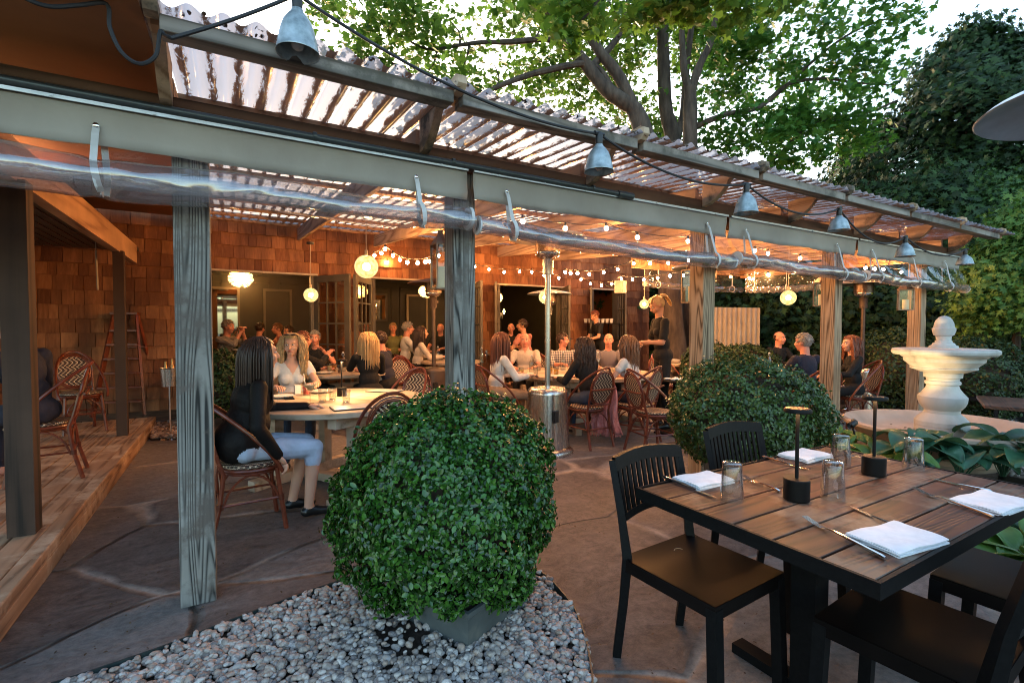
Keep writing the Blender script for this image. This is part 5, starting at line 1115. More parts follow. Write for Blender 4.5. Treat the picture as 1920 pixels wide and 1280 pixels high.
chair('rattan chair of the man in the navy jacket between third and fourth posts',1522,6.1,-.25,1)
chair('rattan chair of the curly haired woman right of the fourth post',1603,6.75,-1,.15)
chair('empty rattan chair leaning behind the third post, near the tree trunk',1292,7.8,-1,.3)
chair('empty rattan chair behind the standing waitress',1254,8.1,.5,-.9)
chair('rattan chair of the woman in the cream jacket at the back',773,8.35,.7,.7)
chair('small rattan chair facing forward behind the blonde woman in black',748,7.5,.2,-1)
chair('rattan chair left of the cream jacket woman at the back',738,8.6,.4,.9)
chair('rattan chair behind the plaid shirt man at the large table',1010,8.3,0,-1)
def roundtable(label,px,d,R_,z=.75,leg=True,rz=0):
    t=thing('round_table',label,'table',CP(px,d),rz,'round pale wood tables')
    b=B(); b.lathe([(0,z-.045),(R_-.012,z-.045),(R_,z-.038),(R_,z-.006),(R_-.008,z),(0,z)],64); b.build('tabletop',m_teak,t,True,ang=30)
    for s_ in(-1,1):
        e=bpy.data.objects.new('trestle',None); COL.objects.link(e); e.parent=t
        for q in(-1,1): b=B(); b.box((s_*R_*.62,q*R_*.34,.375),(.085,.085,.58)); b.build('leg',m_teak,e)
        b=B(); b.box((s_*R_*.62,0,.045),(.09,R_*1.3,.085)); b.build('foot',m_teak,e)
        b=B(); b.box((s_*R_*.62,0,z-.09),(.09,R_*1.25,.085)); b.build('crosspiece',m_teak,e)
    b=B(); b.box((0,0,.045),(R_*1.15,.08,.07)); b.box((0,0,z-.09),(R_*1.1,.07,.07)); b.box((0,R_*.4,.5),(R_*1.2,.03,.09)); b.build('stretcher',m_teak,t); return t
roundtable('nearest round trestle table, strongly lit, between first and second posts',632,4.32,.78,.76,rz=yaw_rd(.55,1))
roundtable('smaller round table behind the blonde woman in the white top',640,7.2,.72,.75)
roundtable('largest shared round table behind the steel patio heater',1098,7.1,.98,.74)
roundtable('round table at the far right between third and fourth posts',1440,7.5,.7,.74)
roundtable('round table by the bronze patio heater at the back',845,9.0,.55,.78)
roundtable('small round side table near the tree trunk with stacked plates',1262,8.7,.35,.76)
roundtable('round table in the third doorway before the man in black',950,10.3,.5,.86)
roundtable('round table at the left in front of the man with clasped hands',470,8.0,.55,.76)
b=B(); b.box((0,0,.70),(.5,.7,.025),bev=.004); b.box((0,0,.34),(.05,.05,.68)); b.box((0,0,.01),(.4,.4,.02)); t=thing('small_table','small black service table behind the empty rattan chair','table',CP(1268,6.4),.2); b.build('table_frame',m_bt,t)
# tableware
m_china=pm('white_china',(.72,.70,.66),.25); m_water=glassm('water_glass',(.88,.9,.9),.10)
def plate(label,px,d,z,r=.12):
    c=CP(px,d,z); t=B(); t.lathe([(0,.003),(r*.6,.003),(r,.018),(r+.002,.021),(r*.62,.008),(0,.008)],28); o=t.build('plate',m_china,None,True,loc=c); return tag(o,label,'plate','plates on the dining tables')
def gl(label,px,d,z,kind='tumbler',liquid=None):
    c=CP(px,d,z+.001); t=thing('drinking_glass',label,'glass',c,0,'glasses on the dining tables')
    if kind=='tumbler': pr_=[(0,.004),(.026,.004),(.03,.0),(.036,.11),(.034,.11),(.028,.01),(0,.01)]
    elif kind=='wine': pr_=[(0,0),(.034,0),(.034,.003),(.004,.008),(.0035,.085),(.02,.1),(.038,.14),(.036,.175),(.031,.2),(.03,.2),(.034,.175),(.036,.14),(.018,.104),(0,.1)]
    elif kind=='coupe': pr_=[(0,0),(.034,0),(.034,.003),(.004,.008),(.0035,.10),(.02,.11),(.05,.15),(.052,.165),(.05,.165),(.047,.15),(.018,.114),(0,.11)]
    elif kind=='flute': pr_=[(0,0),(.03,0),(.03,.003),(.004,.01),(.004,.1),(.025,.13),(.025,.22),(.024,.22),(.023,.13),(0,.105)]
    b=B(); b.lathe(pr_,20); b.build('glass_body',m_water,t,True,ang=50)
    if liquid:
        b=B(); 
        if kind=='coupe': b.lathe([(0,.112),(.017,.116),(.044,.148),(.046,.157),(0,.157)],20)
        elif kind=='wine': b.lathe([(0,.103),(.017,.106),(.033,.138),(.034,.15),(0,.15)],20)
        else: b.lathe([(0,.011),(.027,.011),(.033,.085),(0,.085)],20)
        b.build('drink',pm('drink_%d'%int(liquid[0]*1000),liquid,.15),t,True)
    return t
def bottle(label,px,d,z,h=.25,col=(.85,.88,.86)):
    c=CP(px,d,z); t=thing('swing_top_bottle',label,'bottle',c,0,'clear swing top water bottles'); b=B(); b.lathe([(0,0),(.036,0),(.038,.01),(.038,h*.52),(.034,h*.62),(.016,h*.78),(.013,h*.9),(.016,h*.92),(.015,h*.97),(.012,h*.97)],20); b.build('bottle_body',glassm('bottle_glass',(.82,.86,.84),.14),t,True)
    b=B(); b.ball((0,0,h),(.014,.014,.012),10,6); b.tube([(.017,0,h*.86),(.022,0,h*.95),(0,0,h+.012),(-.022,0,h*.95),(-.017,0,h*.86)],.0015,4); b.build('stopper',m_white,t,True); return t
z1=.761
gl('tumbler glass by the hand of the blonde woman',622,4.25,z1); gl('tumbler glass left of the slim lamp on the nearest round table',603,4.15,z1); gl('coupe of pale cocktail in front of the blonde woman',580,4.05,z1,'coupe',(.75,.7,.5))
g=gl('glass of bright red drink with straw on the nearest round table',573,4.55,z1,'tumbler',(.65,.02,.015)); b=B(); b.tube([(.0,0,.02),(-.02,.01,.2)],.003,6); b.build('straw',m_china,g); b=B(); b.lathe([(.0,.0),(.02,.0),(.02,.005),(0,.005)],12,(.018,0,.105)); b.build('citrus_slice',pm('orange_slice',(.8,.35,.05),.4),g,True)
gl('stemmed glass near the left hand of the blonde woman',648,4.1,z1)
t=tlamp('slim dark lamp lighting the nearest round table',641,742,m_bt,.98,z1,st=170)
def menu(label,px,d,rz,z=z1,w_=.22,h=.32):
    t=thing('menu_board',label,'menu',CP(px,d,z),rz,'menus lying on the nearest round table'); b=B(); b.box((0,0,.004),(w_,h,.006)); b.build('backing_board',m_bt,t); b=B(); b.box((0,0,.0085),(w_*.93,h*.95,.002)); b.build('sheet',m_china,t)
menu('menu lying at the near edge of the round table',660,3.85,yaw_rd(.9,.5)); menu('menu lying behind the slim lamp on the round table',722,4.85,yaw_rd(1,-.3)); 
b=B(); b.box((0,0,.004),(.08,.16,.008),bev=.002); tag(b.build('mobile_phone',m_bt,None,loc=CP(540,4.35,z1)),'black phone lying at the left of the nearest round table','phone')
b=B(); b.box((0,0,.04),(.05,.11,.08)); tag(b.build('napkin_box',m_china,None,loc=CP(556,4.7,z1)),'small white box with dark end by the blonde woman','box')
plate('plate behind the slim lamp on the nearest round table',600,4.75,z1); plate('side plate at the left of the nearest table',530,4.4,z1,.1)
z3=.741
for a in (('bottle',907,6.5),('bottle',983,7.0),('bottle',1056,7.3),('bottle',1058,6.3)):pass
bottle('water bottle right of the second post beside the flute glass',903,8.2,.80); bottle('water bottle before the man in the cream polo',997,7.0,z3); bottle('water bottle held by the plaid shirt man',1056,6.75,z3+.06); bottle('water bottle between the dark curly hair and the brown hair',1121,7.5,z3,.27); bottle('water bottle on the small table behind the blonde woman in black',643,7.2,.751,.27); bottle('water bottle on the far right table between the two men',1443,7.3,z3,.27); bottle('water bottle on the table at the back by the bronze heater',821,8.9,.79,.25)
k=0
for lab,px,d,kd,lq in (('tall tumbler of pale yellow drink before the cream polo',978,6.6,'tumbler',(.8,.6,.25)),('clear tumbler left of the heater pole',1005,6.7,'tumbler',None),('tumbler of orange juice right of the heater pole',1043,6.6,'tumbler',(.85,.4,.05)),('second orange drink before the plaid shirt',1032,6.9,'tumbler',(.85,.45,.08)),('clear tumbler by the elbow of the brown haired woman',1148,6.4,'tumbler',None),('stemmed glass in the middle of the large table',1112,7.2,'wine',None),('tumbler at the left edge of the large table',1010,7.3,'tumbler',None),('flute glass standing behind the second post',912,8.25,'flute',None)):
    gl(lab,px,d,z3 if d<8 else .79,kd,lq)
plate('plate with leftovers at the near edge of the large table',1046,6.4,z3); plate('plate before the cream polo on the large table',985,6.75,z3); plate('plate on the right side of the large table',1180,6.8,z3); plate('plate at the middle of the large table',1085,7.0,z3,.14)
gl('red wine glass on the far right table',1430,7.2,z3,'wine',(.2,.01,.01)); gl('tumbler on the far right table beside the bottle',1431,7.0,z3); gl('tumbler in front of the man in the navy jacket',1452,7.25,z3,'tumbler',(.7,.5,.25)); plate('plate on the far right table',1400,7.3,z3)
gl('coupe with pale drink on the small table behind',603,7.0,.751,'coupe',(.7,.6,.3)); gl('tumbler of white foam on the small table behind',617,7.1,.751,'tumbler',(.7,.65,.55)); gl('amber drink on the small table behind',626,7.2,.751,'tumbler',(.5,.2,.03)); gl('dark tumbler at the right of the small table behind',637,6.9,.751,'tumbler',(.1,.03,.02)); plate('plate on the small table behind',608,6.8,.751)
gl('tumbler on the table by the bronze heater',812,8.9,.79); gl('second tumbler on the table by the bronze heater',828,9.0,.79); gl('tumbler with pale drink at the back table',838,8.95,.79,'tumbler',(.7,.6,.4))
for i,lb in enumerate(('lowest','middle','topmost')):
    b=B(); b.lathe([(0,0),(.11,0),(.125,.015),(.11,.018),(0,.008)],24); tag(b.build('plate',m_china,None,True,loc=CP(1262,8.7,.765+i*.02)),lb+' plate of the stack near the tree trunk','plate','stacked plates near the tree trunk')
b=B(); 
n=8; V=[(.22*(i/n-.5)*(1+.2*math.sin(j)),.16*(j/n-.5),.01+.012*math.sin(i*1.3)*math.cos(j*.9)) for j in range(n+1) for i in range(n+1)]
b.add(V,[(j*(n+1)+i,j*(n+1)+i+1,(j+1)*(n+1)+i+1,(j+1)*(n+1)+i) for j in range(n) for i in range(n)]); tag(b.build('cloth_napkin',MATS['white_linen'],None,True,loc=CP(1268,6.35,.715),solid=.012),'crumpled white napkin on the small service table by the clipped dome','napkin')
# pink scarf over the chair back
b=B(); nu,nv=14,26; V=[]; c=CP(1138,5.75)
for j in range(nv+1):
    f=j/nv
    for i in range(nu+1):
        g=i/nu-.5; wd=.10+.13*f; V.append((g*wd*2*.8+.02*math.sin(f*7),.035*math.sin(g*22+f*5)*(.5+f*.6),.80-f*.66+.02*math.sin(g*9)+(0 if f<1 else .012*math.sin(i*5))))
F_=[(j*(nu+1)+i,j*(nu+1)+i+1,(j+1)*(nu+1)+i+1,(j+1)*(nu+1)+i) for j in range(nv) for i in range(nu)]
b.add(V,F_)
for i in range(nu*2):
    g=i/(nu*2)-.5; x=g*.23*2*.8; b.tube([(x,.03*math.sin(g*22+5),.145),(x+rnd.uniform(-.01,.01),.03*math.sin(g*22+5),.105)],.003,4)
o=b.build('scarf',noisy('pink_scarf',[(.3,(.45,.14,.13)),(.7,(.62,.27,.25))],30,.9,.5),None,True,loc=c,solid=.003); o.rotation_euler=(0,0,yaw_rd(.3,1)); tag(o,'crinkled pink scarf with fringe hanging from a chair back','scarf')
# stepladder on the deck
def ladder():
    t=thing('step_ladder','tall red brown wooden stepladder standing open in the deck corner','ladder',CP(236,7.0,.165),yaw_rd(.35,-1)); h=1.42; m=m_rattan
    for s_ in(-1,1):
        b=B(); b.bar((s_*.13,0,h),(s_*.30,.30,0),.03,.06); b.build('rail',m,t); b=B(); b.bar((s_*.13,-.04,h),(s_*.28,-.42,0),.028,.045); b.build('rear_rail',m,t)
    for k in range(1,7):
        f=k/7.2; x=.30-.17*f; b=B(); b.box((0,.30*(1-f),h*f),(x*2,.10,.022)); b.build('tread',m,t)
    b=B(); b.box((0,-.0,h+.01),(.32,.14,.03)); b.build('top_board',m,t)
    b=B(); b.bar((-.25,-.25,.55),(.25,-.25,.55),.03,.03); b.bar((-.2,-.16,.95),(.2,-.16,.95),.03,.03); b.build('rear_brace',m,t)
ladder()
t=thing('wine_stand','chrome wine bucket stand with bottles in front of the river stones','wine stand',CP(316,6.1,0)); b=B(); b.tube([(0,0,.02),(0,0,.66)],.012,10); b.lathe([(0,0),(.12,0),(.11,.02),(.02,.035)],24); b.build('stand',m_chrome,t,True); b=B(); b.lathe([(0,.66),(.085,.66),(.10,.88),(.112,.885),(.105,.89),(.095,.87),(.08,.67),(0,.67)],24); b.build('bucket',m_steel,t,True); b=B(); b.lathe([(.036,.7),(.036,.86),(.014,.93),(.014,1.0),(0,1.0)],12,(.03,.02,0)); b.lathe([(.036,.7),(.036,.84),(.014,.91),(.014,.97),(0,.97)],12,(-.035,-.01,0)); b.build('bottles',pm('gold_foil',(.4,.22,.08),.3,.6),t,True)
# service shelf inside the right doorway
t=thing('service_shelf','black service shelf with cups inside the rightmost doorway','shelf',CP(1132,11.0,.15)); b=B()
for z in (.5,.95,1.33): b.box((0,0,z),(.62,.4,.02))
for sx in(-1,1):
    for sy in(-1,1): b.box((sx*.3,sy*.19,.67),(.02,.02,1.34))
b.build('shelf_frame',m_bt,t)
for i in range(7):
    b=B(); b.lathe([(0,0),(.03,0),(.045,.09),(.04,.09),(0,.01)],14); tag(b.build('cup',m_china,None,True,loc=CP(1098+i*8,10.9+.1*(i%2),.15+1.345)),('first','second','third','fourth','fifth','sixth','seventh')[i]+' pale cup from the left on the service shelf','cup','cups on the service shelf')
# framed panels and mirrors on the back wall
def wallframe(label,px0,px1,y0,y1,mat,Y=12.55,frame=None,name='framed_panel',cat='panel'):
    a=AY(px0,y1,Y); c=AY(px1,y0,Y); t=thing(name,label,cat,((a.x+c.x)/2,Y,(a.z+c.z)/2)); w_=c.x-a.x; h=c.z-a.z; b=B(); b.box((0,0,0),(w_,.02,h)); b.build('panel_face',mat,t); b=B()
    for s_ in(-1,1): b.box((s_*w_/2,-.01,0),(.05,.04,h+.05)); b.box((0,-.01,s_*h/2),(w_-.05,.038,.05))
    b.build('frame',frame or m_doorp,t)
m_mirror=pm('mirror_glass',(.55,.6,.58),.03,1)
wallframe('tall mirror at the far left of the dark room reflecting the garden','' or 396,447,541,662,m_mirror,name='wall_mirror',cat='mirror')
wallframe('mirror between the French doors and the bronze heater, bright with reflections',697,724,552,600,m_mirror,name='wall_mirror',cat='mirror')
wallframe('dark framed panel with a sconce reflected at its top',497,545,545,640,m_dark); wallframe('dark framed panel seen left of the second post',764,800,555,618,m_dark,frame=m_trim)
# ================================================================ PEOPLE
def skinm(name,c): 
    m=pm('skin_'+name,c,.5,spec=.4); b=m.node_tree.nodes['Principled BSDF']; b.inputs['Subsurface Weight'].default_value=.12; b.inputs['Subsurface Scale'].default_value=.02; b.inputs['Subsurface Radius'].default_value=(1,.35,.2); return m
SK=dict(f=skinm('fair',(.60,.33,.23)),t=skinm('tan',(.48,.24,.15)),r=skinm('ruddy',(.58,.25,.17)))
def cloth(n,c,s=18,ro=.85): return noisy('cloth_'+n,[(.3,tuple(v*.75 for v in c)),(.7,c)],s*.55,ro,.7,dist=.022)
def checkm(n,a,c,sc=38):
    if n in MATS: return MATS[n]
    m,N,L,b=nm(n); mp=coords(N,L,(1,.3,1)); 
    def band(ax,s):
        sx=N.new('ShaderNodeSeparateXYZ'); L.new(mp.outputs[0],sx.inputs[0]); q=node(N,'ShaderNodeMath',op='MULTIPLY'); q.inputs[1].default_value=s; L.new(sx.outputs[ax],q.inputs[0]); f=node(N,'ShaderNodeMath',op='FRACT'); L.new(q.outputs[0],f.inputs[0]); g=node(N,'ShaderNodeMath',op='GREATER_THAN'); g.inputs[1].default_value=.5; L.new(f.outputs[0],g.inputs[0]); return g
    g1=band(0,sc);g2=band(2,sc); ad=node(N,'ShaderNodeMath',op='ADD'); L.new(g1.outputs[0],ad.inputs[0]); L.new(g2.outputs[0],ad.inputs[1]); h=node(N,'ShaderNodeMath',op='MULTIPLY'); h.inputs[1].default_value=.5; L.new(ad.outputs[0],h.inputs[0])
    r=ramp(N,[(0,a),(1,c)]); L.new(h.outputs[0],r.inputs[0]); L.new(r.outputs[0],b.inputs['Base Color']); b.inputs['Roughness'].default_value=.85; MATS[n]=m; return m
def hairm(n,a,c):
    return noisy('hair_'+n,[(.3,a),(.7,c)],5,.42,.6,(30,30,1.5),dist=.004,spec=.45)
HR=dict(blonde=hairm('blonde',(.30,.17,.07),(.62,.42,.20)),dark=hairm('dark',(.018,.008,.005),(.06,.028,.016)),auburn=hairm('auburn',(.09,.025,.012),(.22,.07,.032)),brown=hairm('brown',(.08,.035,.018),(.24,.12,.06)),grey=hairm('grey',(.12,.11,.10),(.34,.32,.30)),sandy=hairm('sandy',(.2,.12,.06),(.42,.28,.16)))
m_eyew=pm('eye_white',(.7,.66,.62),.3); m_iris=pm('iris_dark',(.02,.012,.01),.2); m_lip=pm('lips',(.42,.10,.08),.45)
V3=Vector
def ik(a,c,l1,l2,pole):
    d=c-a; L=min(d.length,(l1+l2)*.995); dn=d.normalized(); c=a+dn*L; x=(l1*l1-l2*l2+L*L)/(2*L); h=math.sqrt(max(0,l1*l1-x*x)); p=pole-dn*pole.dot(dn); p.normalize(); return a+dn*x+p*h,c
def person(label,px,d,face,top,bottom,skin='f',hair=('short','dark'),z=0,sc=1.,lean=.06,look=(0,0),hands=((.16,.38,.78),(-.16,.38,.78)),sleeve=.5,female=False,stand=False,legskin=False,shoe=None,vneck=0,vox=.0115,shift=0,curl=.9,feet=0,belly=0,wide=1.,palm=(0,0,-1),loc=None,collar=False,jacket=False):
    t=thing('person',label,'person',loc or CP(px,d,z),yaw_rd(*face),None,sc)
    sk=SK[skin]; segs=[] # (kind,data,tag)
    def cap(a,c,r0,r1,tg): segs.append(('c',V3(a),V3(c),r0,r1,tg))
    def ell(c,r,tg,M=None): segs.append(('e',V3(c),V3(r),M,0,tg))
    s=V3((0,math.sin(lean),math.cos(lean))); bk=V3((0,-math.cos(lean),math.sin(lean)))
    Pv=V3((0,-.05,.565)) if not stand else V3((0,0,.96)); sh=(.150 if female else .178)*wide; k=.92 if female else 1.05
    wst=Pv+s*.15; ch=Pv+s*.33; nb=Pv+s*.49
    Rl=Matrix.Rotation(-lean,3,'X')
    T=1;Bt=2
    ell(Pv,(.165*(1.03 if female else 1)*wide,.125,.115),Bt); ell(wst,((.125 if female else .145)*wide+belly*.4,.10+belly,.13),T,Rl); ell(ch+s*.01,((.135 if female else .162)*wide,.105+belly*.3,.17),T,Rl); ell(nb-s*.06-bk*.0,(sh*.86,.075,.065),T,Rl)
    if female:
        for q in(-1,1): ell(ch+V3((q*.062,.07,-.03)),(.058,.055,.058),T)
    cap(nb-s*.03,nb+s*.02+V3((0,.015,.06)),.058*k,.050*k,0)
    if collar: cap(nb-s*.025,nb+s*.02,.074,.066,T)
    cs=[V3((q*sh,-.005,0))+nb-s*.055 for q in(1,-1)]
    hc=nb+V3((0,.03+math.sin(lean)*.05,.165)); Hm=Matrix.Translation(hc)@Matrix.Rotation(look[0],4,'Z')@Matrix.Rotation(look[1],4,'X')
    H3=Hm.to_3x3()
    def hp(*p): return Hm@V3(p)
    ell(hp(0,-.012,.022),(.075,.093,.092),0,H3); ell(hp(0,.022,-.035),(.057,.066,.076),0,H3); ell(hp(0,.052,-.088),(.030,.028,.024),0,H3); ell(hp(0,.072,.034),(.048,.020,.016),0,H3)
    cap(hp(0,.088,.012),hp(0,.107,-.026),.0095,.0135,0); 
    for q in(-1,1): ell(hp(q*.074,-.004,-.008),(.010,.019,.029),0,H3); ell(hp(q*.036,.060,-.03),(.026,.026,.024),0,H3)
    cap(hp(0,-.02,-.05),nb+s*.03,.050*k,.052*k,0)
    cap(hp(-.02,.083,-.056),hp(.02,.083,-.056),.010,.010,0)
    hands_=[]; 
    for i,q in enumerate((1,-1)):
        hd=V3(hands[i]); a=cs[i]; el,hw=ik(a,hd,.275,.25,V3((q*.55,-.35,-.8))); infl=.012
        cap(a,a.lerp(el,.3),.054*k+.006,.050*k+infl*.6,T)
        if sleeve<1:
            m_=a.lerp(el,max(.3,sleeve)); cap(a.lerp(el,.25),m_,.049*k+infl*.6,.047*k+infl,T); cap(m_,el,.041*k,.037*k,0); cap(el,hw,.038*k,.025*k,0)
        elif sleeve<2:
            m_=el.lerp(hw,sleeve-1+.001); cap(a.lerp(el,.25),el,.049*k+infl*.6,.042*k+infl,T); cap(el,m_,.041*k+infl,.036*k+infl*.7,T); cap(m_,hw,.034*k,.025*k,0)
        else: cap(a.lerp(el,.25),el,.049*k+infl*.6,.042*k+infl,T); cap(el,hw,.041*k+infl,.031*k+infl*.5,T)
        hands_.append((el,hw,q))
    sk_leg=0 if legskin else Bt
    for q in(1,-1):
        hj=Pv+V3((q*.085,0,-.01))
        if stand: kn=V3((q*.10,.02,.50)); an=V3((q*.11,-.01,.085)); 
        else: kn=V3((q*.115,.40,.515)); an=V3((q*.115,.37+feet+q*.03,.095))
        cap(hj,kn,.088*k,.060*k,Bt); cap(kn,kn.lerp(an,.45),.058*k,.055*k,sk_leg); cap(kn.lerp(an,.4),an,.054*k,.036*k,sk_leg)
        f=3 if shoe else 0; cap(an+V3((0,-.025,-.045)),an+V3((0,.05,-.045)),.036,.036,f); cap(an+V3((0,.05,-.05)),an+V3((q*.015,.15,-.062)),.036,.026,f)
        if legskin: cap(hj.lerp(kn,.5),kn,.092*k,.072*k,Bt); cap(kn,kn.lerp(an,.22),.070*k,.066*k,Bt)
    if jacket: ell(Pv+V3((0,-.015,.045)),(.205,.165,.17),T); ell(wst,(.19,.15,.18),T,Rl); ell(ch,(.185,.135,.17),T,Rl)
    # union by voxel remesh
    b=B()
    for g in segs:
        if g[0]=='c':
            _,a,c,r0,r1,tg=g; L=(c-a); n=12
            if L.length<1e-4: b.ball(a,r0,n,8); continue
            u=L.normalized(); pts=[];rs=[]
            for kk in range(-4,1): an_=kk/4*1.45; pts.append(a+u*math.sin(an_)*r0); rs.append(math.cos(an_)*r0)
            for kk in range(0,5): an_=kk/4*1.45; pts.append(c+u*math.sin(an_)*r1); rs.append(math.cos(an_)*r1)
            b.tube(pts,rs,n)
        else:
            _,c,r,M3,_,tg=g; q=B(); q.ball((0,0,0),tuple(r),18,12); b.add([(c+(M3@V3(v) if M3 else V3(v))) for v in q.v],q.f)
    o=b.build('body_source',m_eyew); md=o.modifiers.new('r','REMESH'); md.mode='VOXEL'; md.voxel_size=vox; md.use_smooth_shade=True; sm=o.modifiers.new('s','SMOOTH'); sm.factor=.5; sm.iterations=2
    dg=bpy.context.evaluated_depsgraph_get(); me=bpy.data.meshes.new_from_object(o.evaluated_get(dg)); bpy.data.objects.remove(o)
    n=len(me.vertices); co=np.empty(n*3,dtype=np.float32); me.vertices.foreach_get('co',co); co=co.reshape(-1,3)
    nf=len(me.polygons); fc=np.empty(nf*3,dtype=np.float32); me.polygons.foreach_get('center',fc); fc=fc.reshape(-1,3)
    best=np.full(nf,9.); tagv=np.zeros(nf,dtype=np.int32)
    for g in segs:
        if g[0]=='c':
            _,a,c,r0,r1,tg=g; a_=np.array(a);ab=np.array(c)-a_; u=np.clip(((fc-a_)@ab)/max(1e-9,ab@ab),0,1); dd=np.linalg.norm(fc-a_-u[:,None]*ab,axis=1)-(r0+(r1-r0)*u)
        else:
            _,c,r,M3,_,tg=g; v=fc-np.array(c); 
            if M3: v=v@np.array(M3)
            rr_=np.array(r); dd=(np.linalg.norm(v/rr_,axis=1)-1)*rr_.min()
        m_=dd<best-.0005; best[m_]=dd[m_]; tagv[m_]=tg
    if vneck:
        zt=nb.z+.01; x=np.abs(fc[:,0]); m_=(fc[:,1]>nb.y+.0)&(fc[:,2]>zt-vneck)&(x<(fc[:,2]-(zt-vneck))*.62)&(tagv==1)&(fc[:,2]<zt+.06); tagv[m_]=0
    mats=[sk,top,bottom,shoe or sk,m_eyew,m_iris,m_lip,HR[hair[1]]]
    # extras joined into the same body mesh
    e=B()
    def add_e(c,r,mi,M3=H3):
        q=B(); q.ball((0,0,0),r,10,7); e.add([(c+M3@V3(v)) for v in q.v],q.f,mi)
    for q in(-1,1):
        add_e(hp(q*.030,.078,.010),(.0145,.010,.0075),4); add_e(hp(q*.030,.0865,.010),(.0062,.003,.0062),5); add_e(hp(q*.031,.083,.029),(.018,.007,.0035),7 if hair[1]!='blonde' else 7)
    add_e(hp(0,.0915,-.056),(.022,.007,.0065),6)
    for el,hw,q in hands_:
        f=(hw-el).normalized(); pn=V3(palm); pn=(pn-f*pn.dot(f)).normalized(); sd=f.cross(pn).normalized()*1.0
        th=sd*(-q if (sd.x*q>0) else q)  # thumb towards the middle of the body
        th=sd if sd.x*q<0 else -sd
        qb=B(); qb.ball((0,0,0),(.040,.047,.015),12,8); Mx=Matrix((tuple(th),tuple(f),tuple(pn))).transposed(); e.add([(hw+f*.048+Mx@V3(v)) for v in qb.v],qb.f,0)
        e.tube([hw-f*.03,hw+f*.02],[.024*k,.026*k],10,m=0)
        for j,(off,ln) in enumerate(((.027,.072),(.009,.080),(-.009,.074),(-.027,.058))):
            p=hw+f*.082+th*off; pts=[p]; a_=0; dr=f
            for q3,sl in enumerate((.45,.32,.25)):
                a_+=curl*(.55 if q3 else .35)*(1+.1*j); dr=f*math.cos(a_)+pn*math.sin(a_); pts.append(pts[-1]+dr*ln*sl)
            e.tube(pts,[.0098,.0088,.008,.0062],8,m=0)
        e.tube([hw+f*.03+th*.03,hw+f*.055+th*.052+pn*.008,hw+f*.085+th*.052+pn*.02*curl,hw+f*.108+th*.040+pn*.03*curl],[.013,.0108,.0095,.007],8,m=0)
    me.materials.clear()
    for q in mats: me.materials.append(q)
    bm=bmesh.new(); bm.from_mesh(me); bm.faces.ensure_lookup_table()
    for i,f_ in enumerate(bm.faces): f_.material_index=int(tagv[i]); f_.smooth=True
    vv=[bm.verts.new(v) for v in e.v]
    for f_,mi in zip(e.f,e.mi):
        try: nf_=bm.faces.new([vv[i] for i in f_]); nf_.material_index=mi; nf_.smooth=True
        except ValueError: pass
    bm.to_mesh(me); bm.free(); me.name='body'
    o=bpy.data.objects.new('body',me); COL.objects.link(o); o.parent=t
    # hair
    st=hair[0]; hm=HR[hair[1]]
    if st!='bald' or True:
        h=B(); gx,gr=.083,.101; rr=random.Random(int(px*7+d*13))
        def onskull(az,el_,k_=1.0): return V3((math.sin(az)*math.cos(el_)*gx*k_,-.014+math.cos(az)*math.cos(el_)*gr*k_,.026+math.sin(el_)*.100*k_))
        def allowed(p): 
            if st=='bald': return p.z<.055 and p.y<.0 and p.z>-.05
            return (p.y<.040+max(0,(p.z-.045))*1.4) and p.z>(-.055 if p.y<-.02 else -.0)
        q=B(); q.ball((0,-.014,.026),(gx,gr,.100) if st!='bald' else (.0775,.0955,.093),28,20)
        fs=[f_ for f_ in q.f if all(allowed(V3(q.v[i])) for i in f_)]; h.add([Hm@V3((v[0]*(1+.02*rr.uniform(-1,1)),v[1]*(1+.02*rr.uniform(-1,1)),v[2])) for v in q.v],fs)
        if st in('long','curly','wavy'):
            Ln=.36 if st!='curly' else .30; nst=460
            for i in range(nst):
                az=rr.uniform(R(62),R(298)); e0=rr.uniform(-.1,1.25); p=onskull(az,e0,1.02); out=V3((p.x,p.y+.014,0)); out=out.normalized() if out.length>1e-3 else V3((0,-1,0)); pts=[p]; Lt=Ln*rr.uniform(.75,1.15)+max(0,p.z)*.9; step=Lt/9; dr=(out*.7+V3((0,0,-.5))).normalized() if e0>.4 else V3((0,0,-1)); ph=rr.uniform(0,6)
                for kk in range(9):
                    nxt=pts[-1]+dr*step; zz=nxt.z; lim=.088 if zz>-.05 else .066+(-.05-zz)*.16
                    rxy=math.hypot(nxt.x,nxt.y+.014)
                    if zz>-.15 and rxy<.092: kf=.092/max(rxy,.02); nxt.x*=kf; nxt.y=(nxt.y+.014)*kf-.014
                    if nxt.y>.03: nxt.y=.03
                    if st in('curly','wavy'): aa=.011 if st=='curly' else .012; nxt.x+=aa*math.sin(kk*(2.1 if st=='curly' else 1.1)+ph); nxt.y+=aa*math.cos(kk*2.1+ph)*.7
                    if st=='curly': nxt.x*=1.035
                    pts.append(nxt); dr=(dr*.35+V3((0,-.0,-1))*.65).normalized()
                h.tube([Hm@p_ for p_ in pts],[.0048,.006,.006,.006,.0056,.005,.0045,.004,.003,.0015],5)
        elif st=='pony' or st=='bun':
            for i in range(70):
                a_=rr.uniform(0,6.28); r_=rr.uniform(0,.028); p=V3((math.cos(a_)*r_,-.115,.055+math.sin(a_)*r_)); h.tube([Hm@(p+V3((0,.05,-.0))),Hm@(p+V3((0,-.01,.02))),Hm@(p+V3((math.cos(a_)*.015,-.045,-.01))),Hm@(p+V3((math.cos(a_)*.02,-.055,-.08))),Hm@(p+V3((math.cos(a_)*.01,-.045,-.15)))],[.009,.009,.009,.007,.002],5)
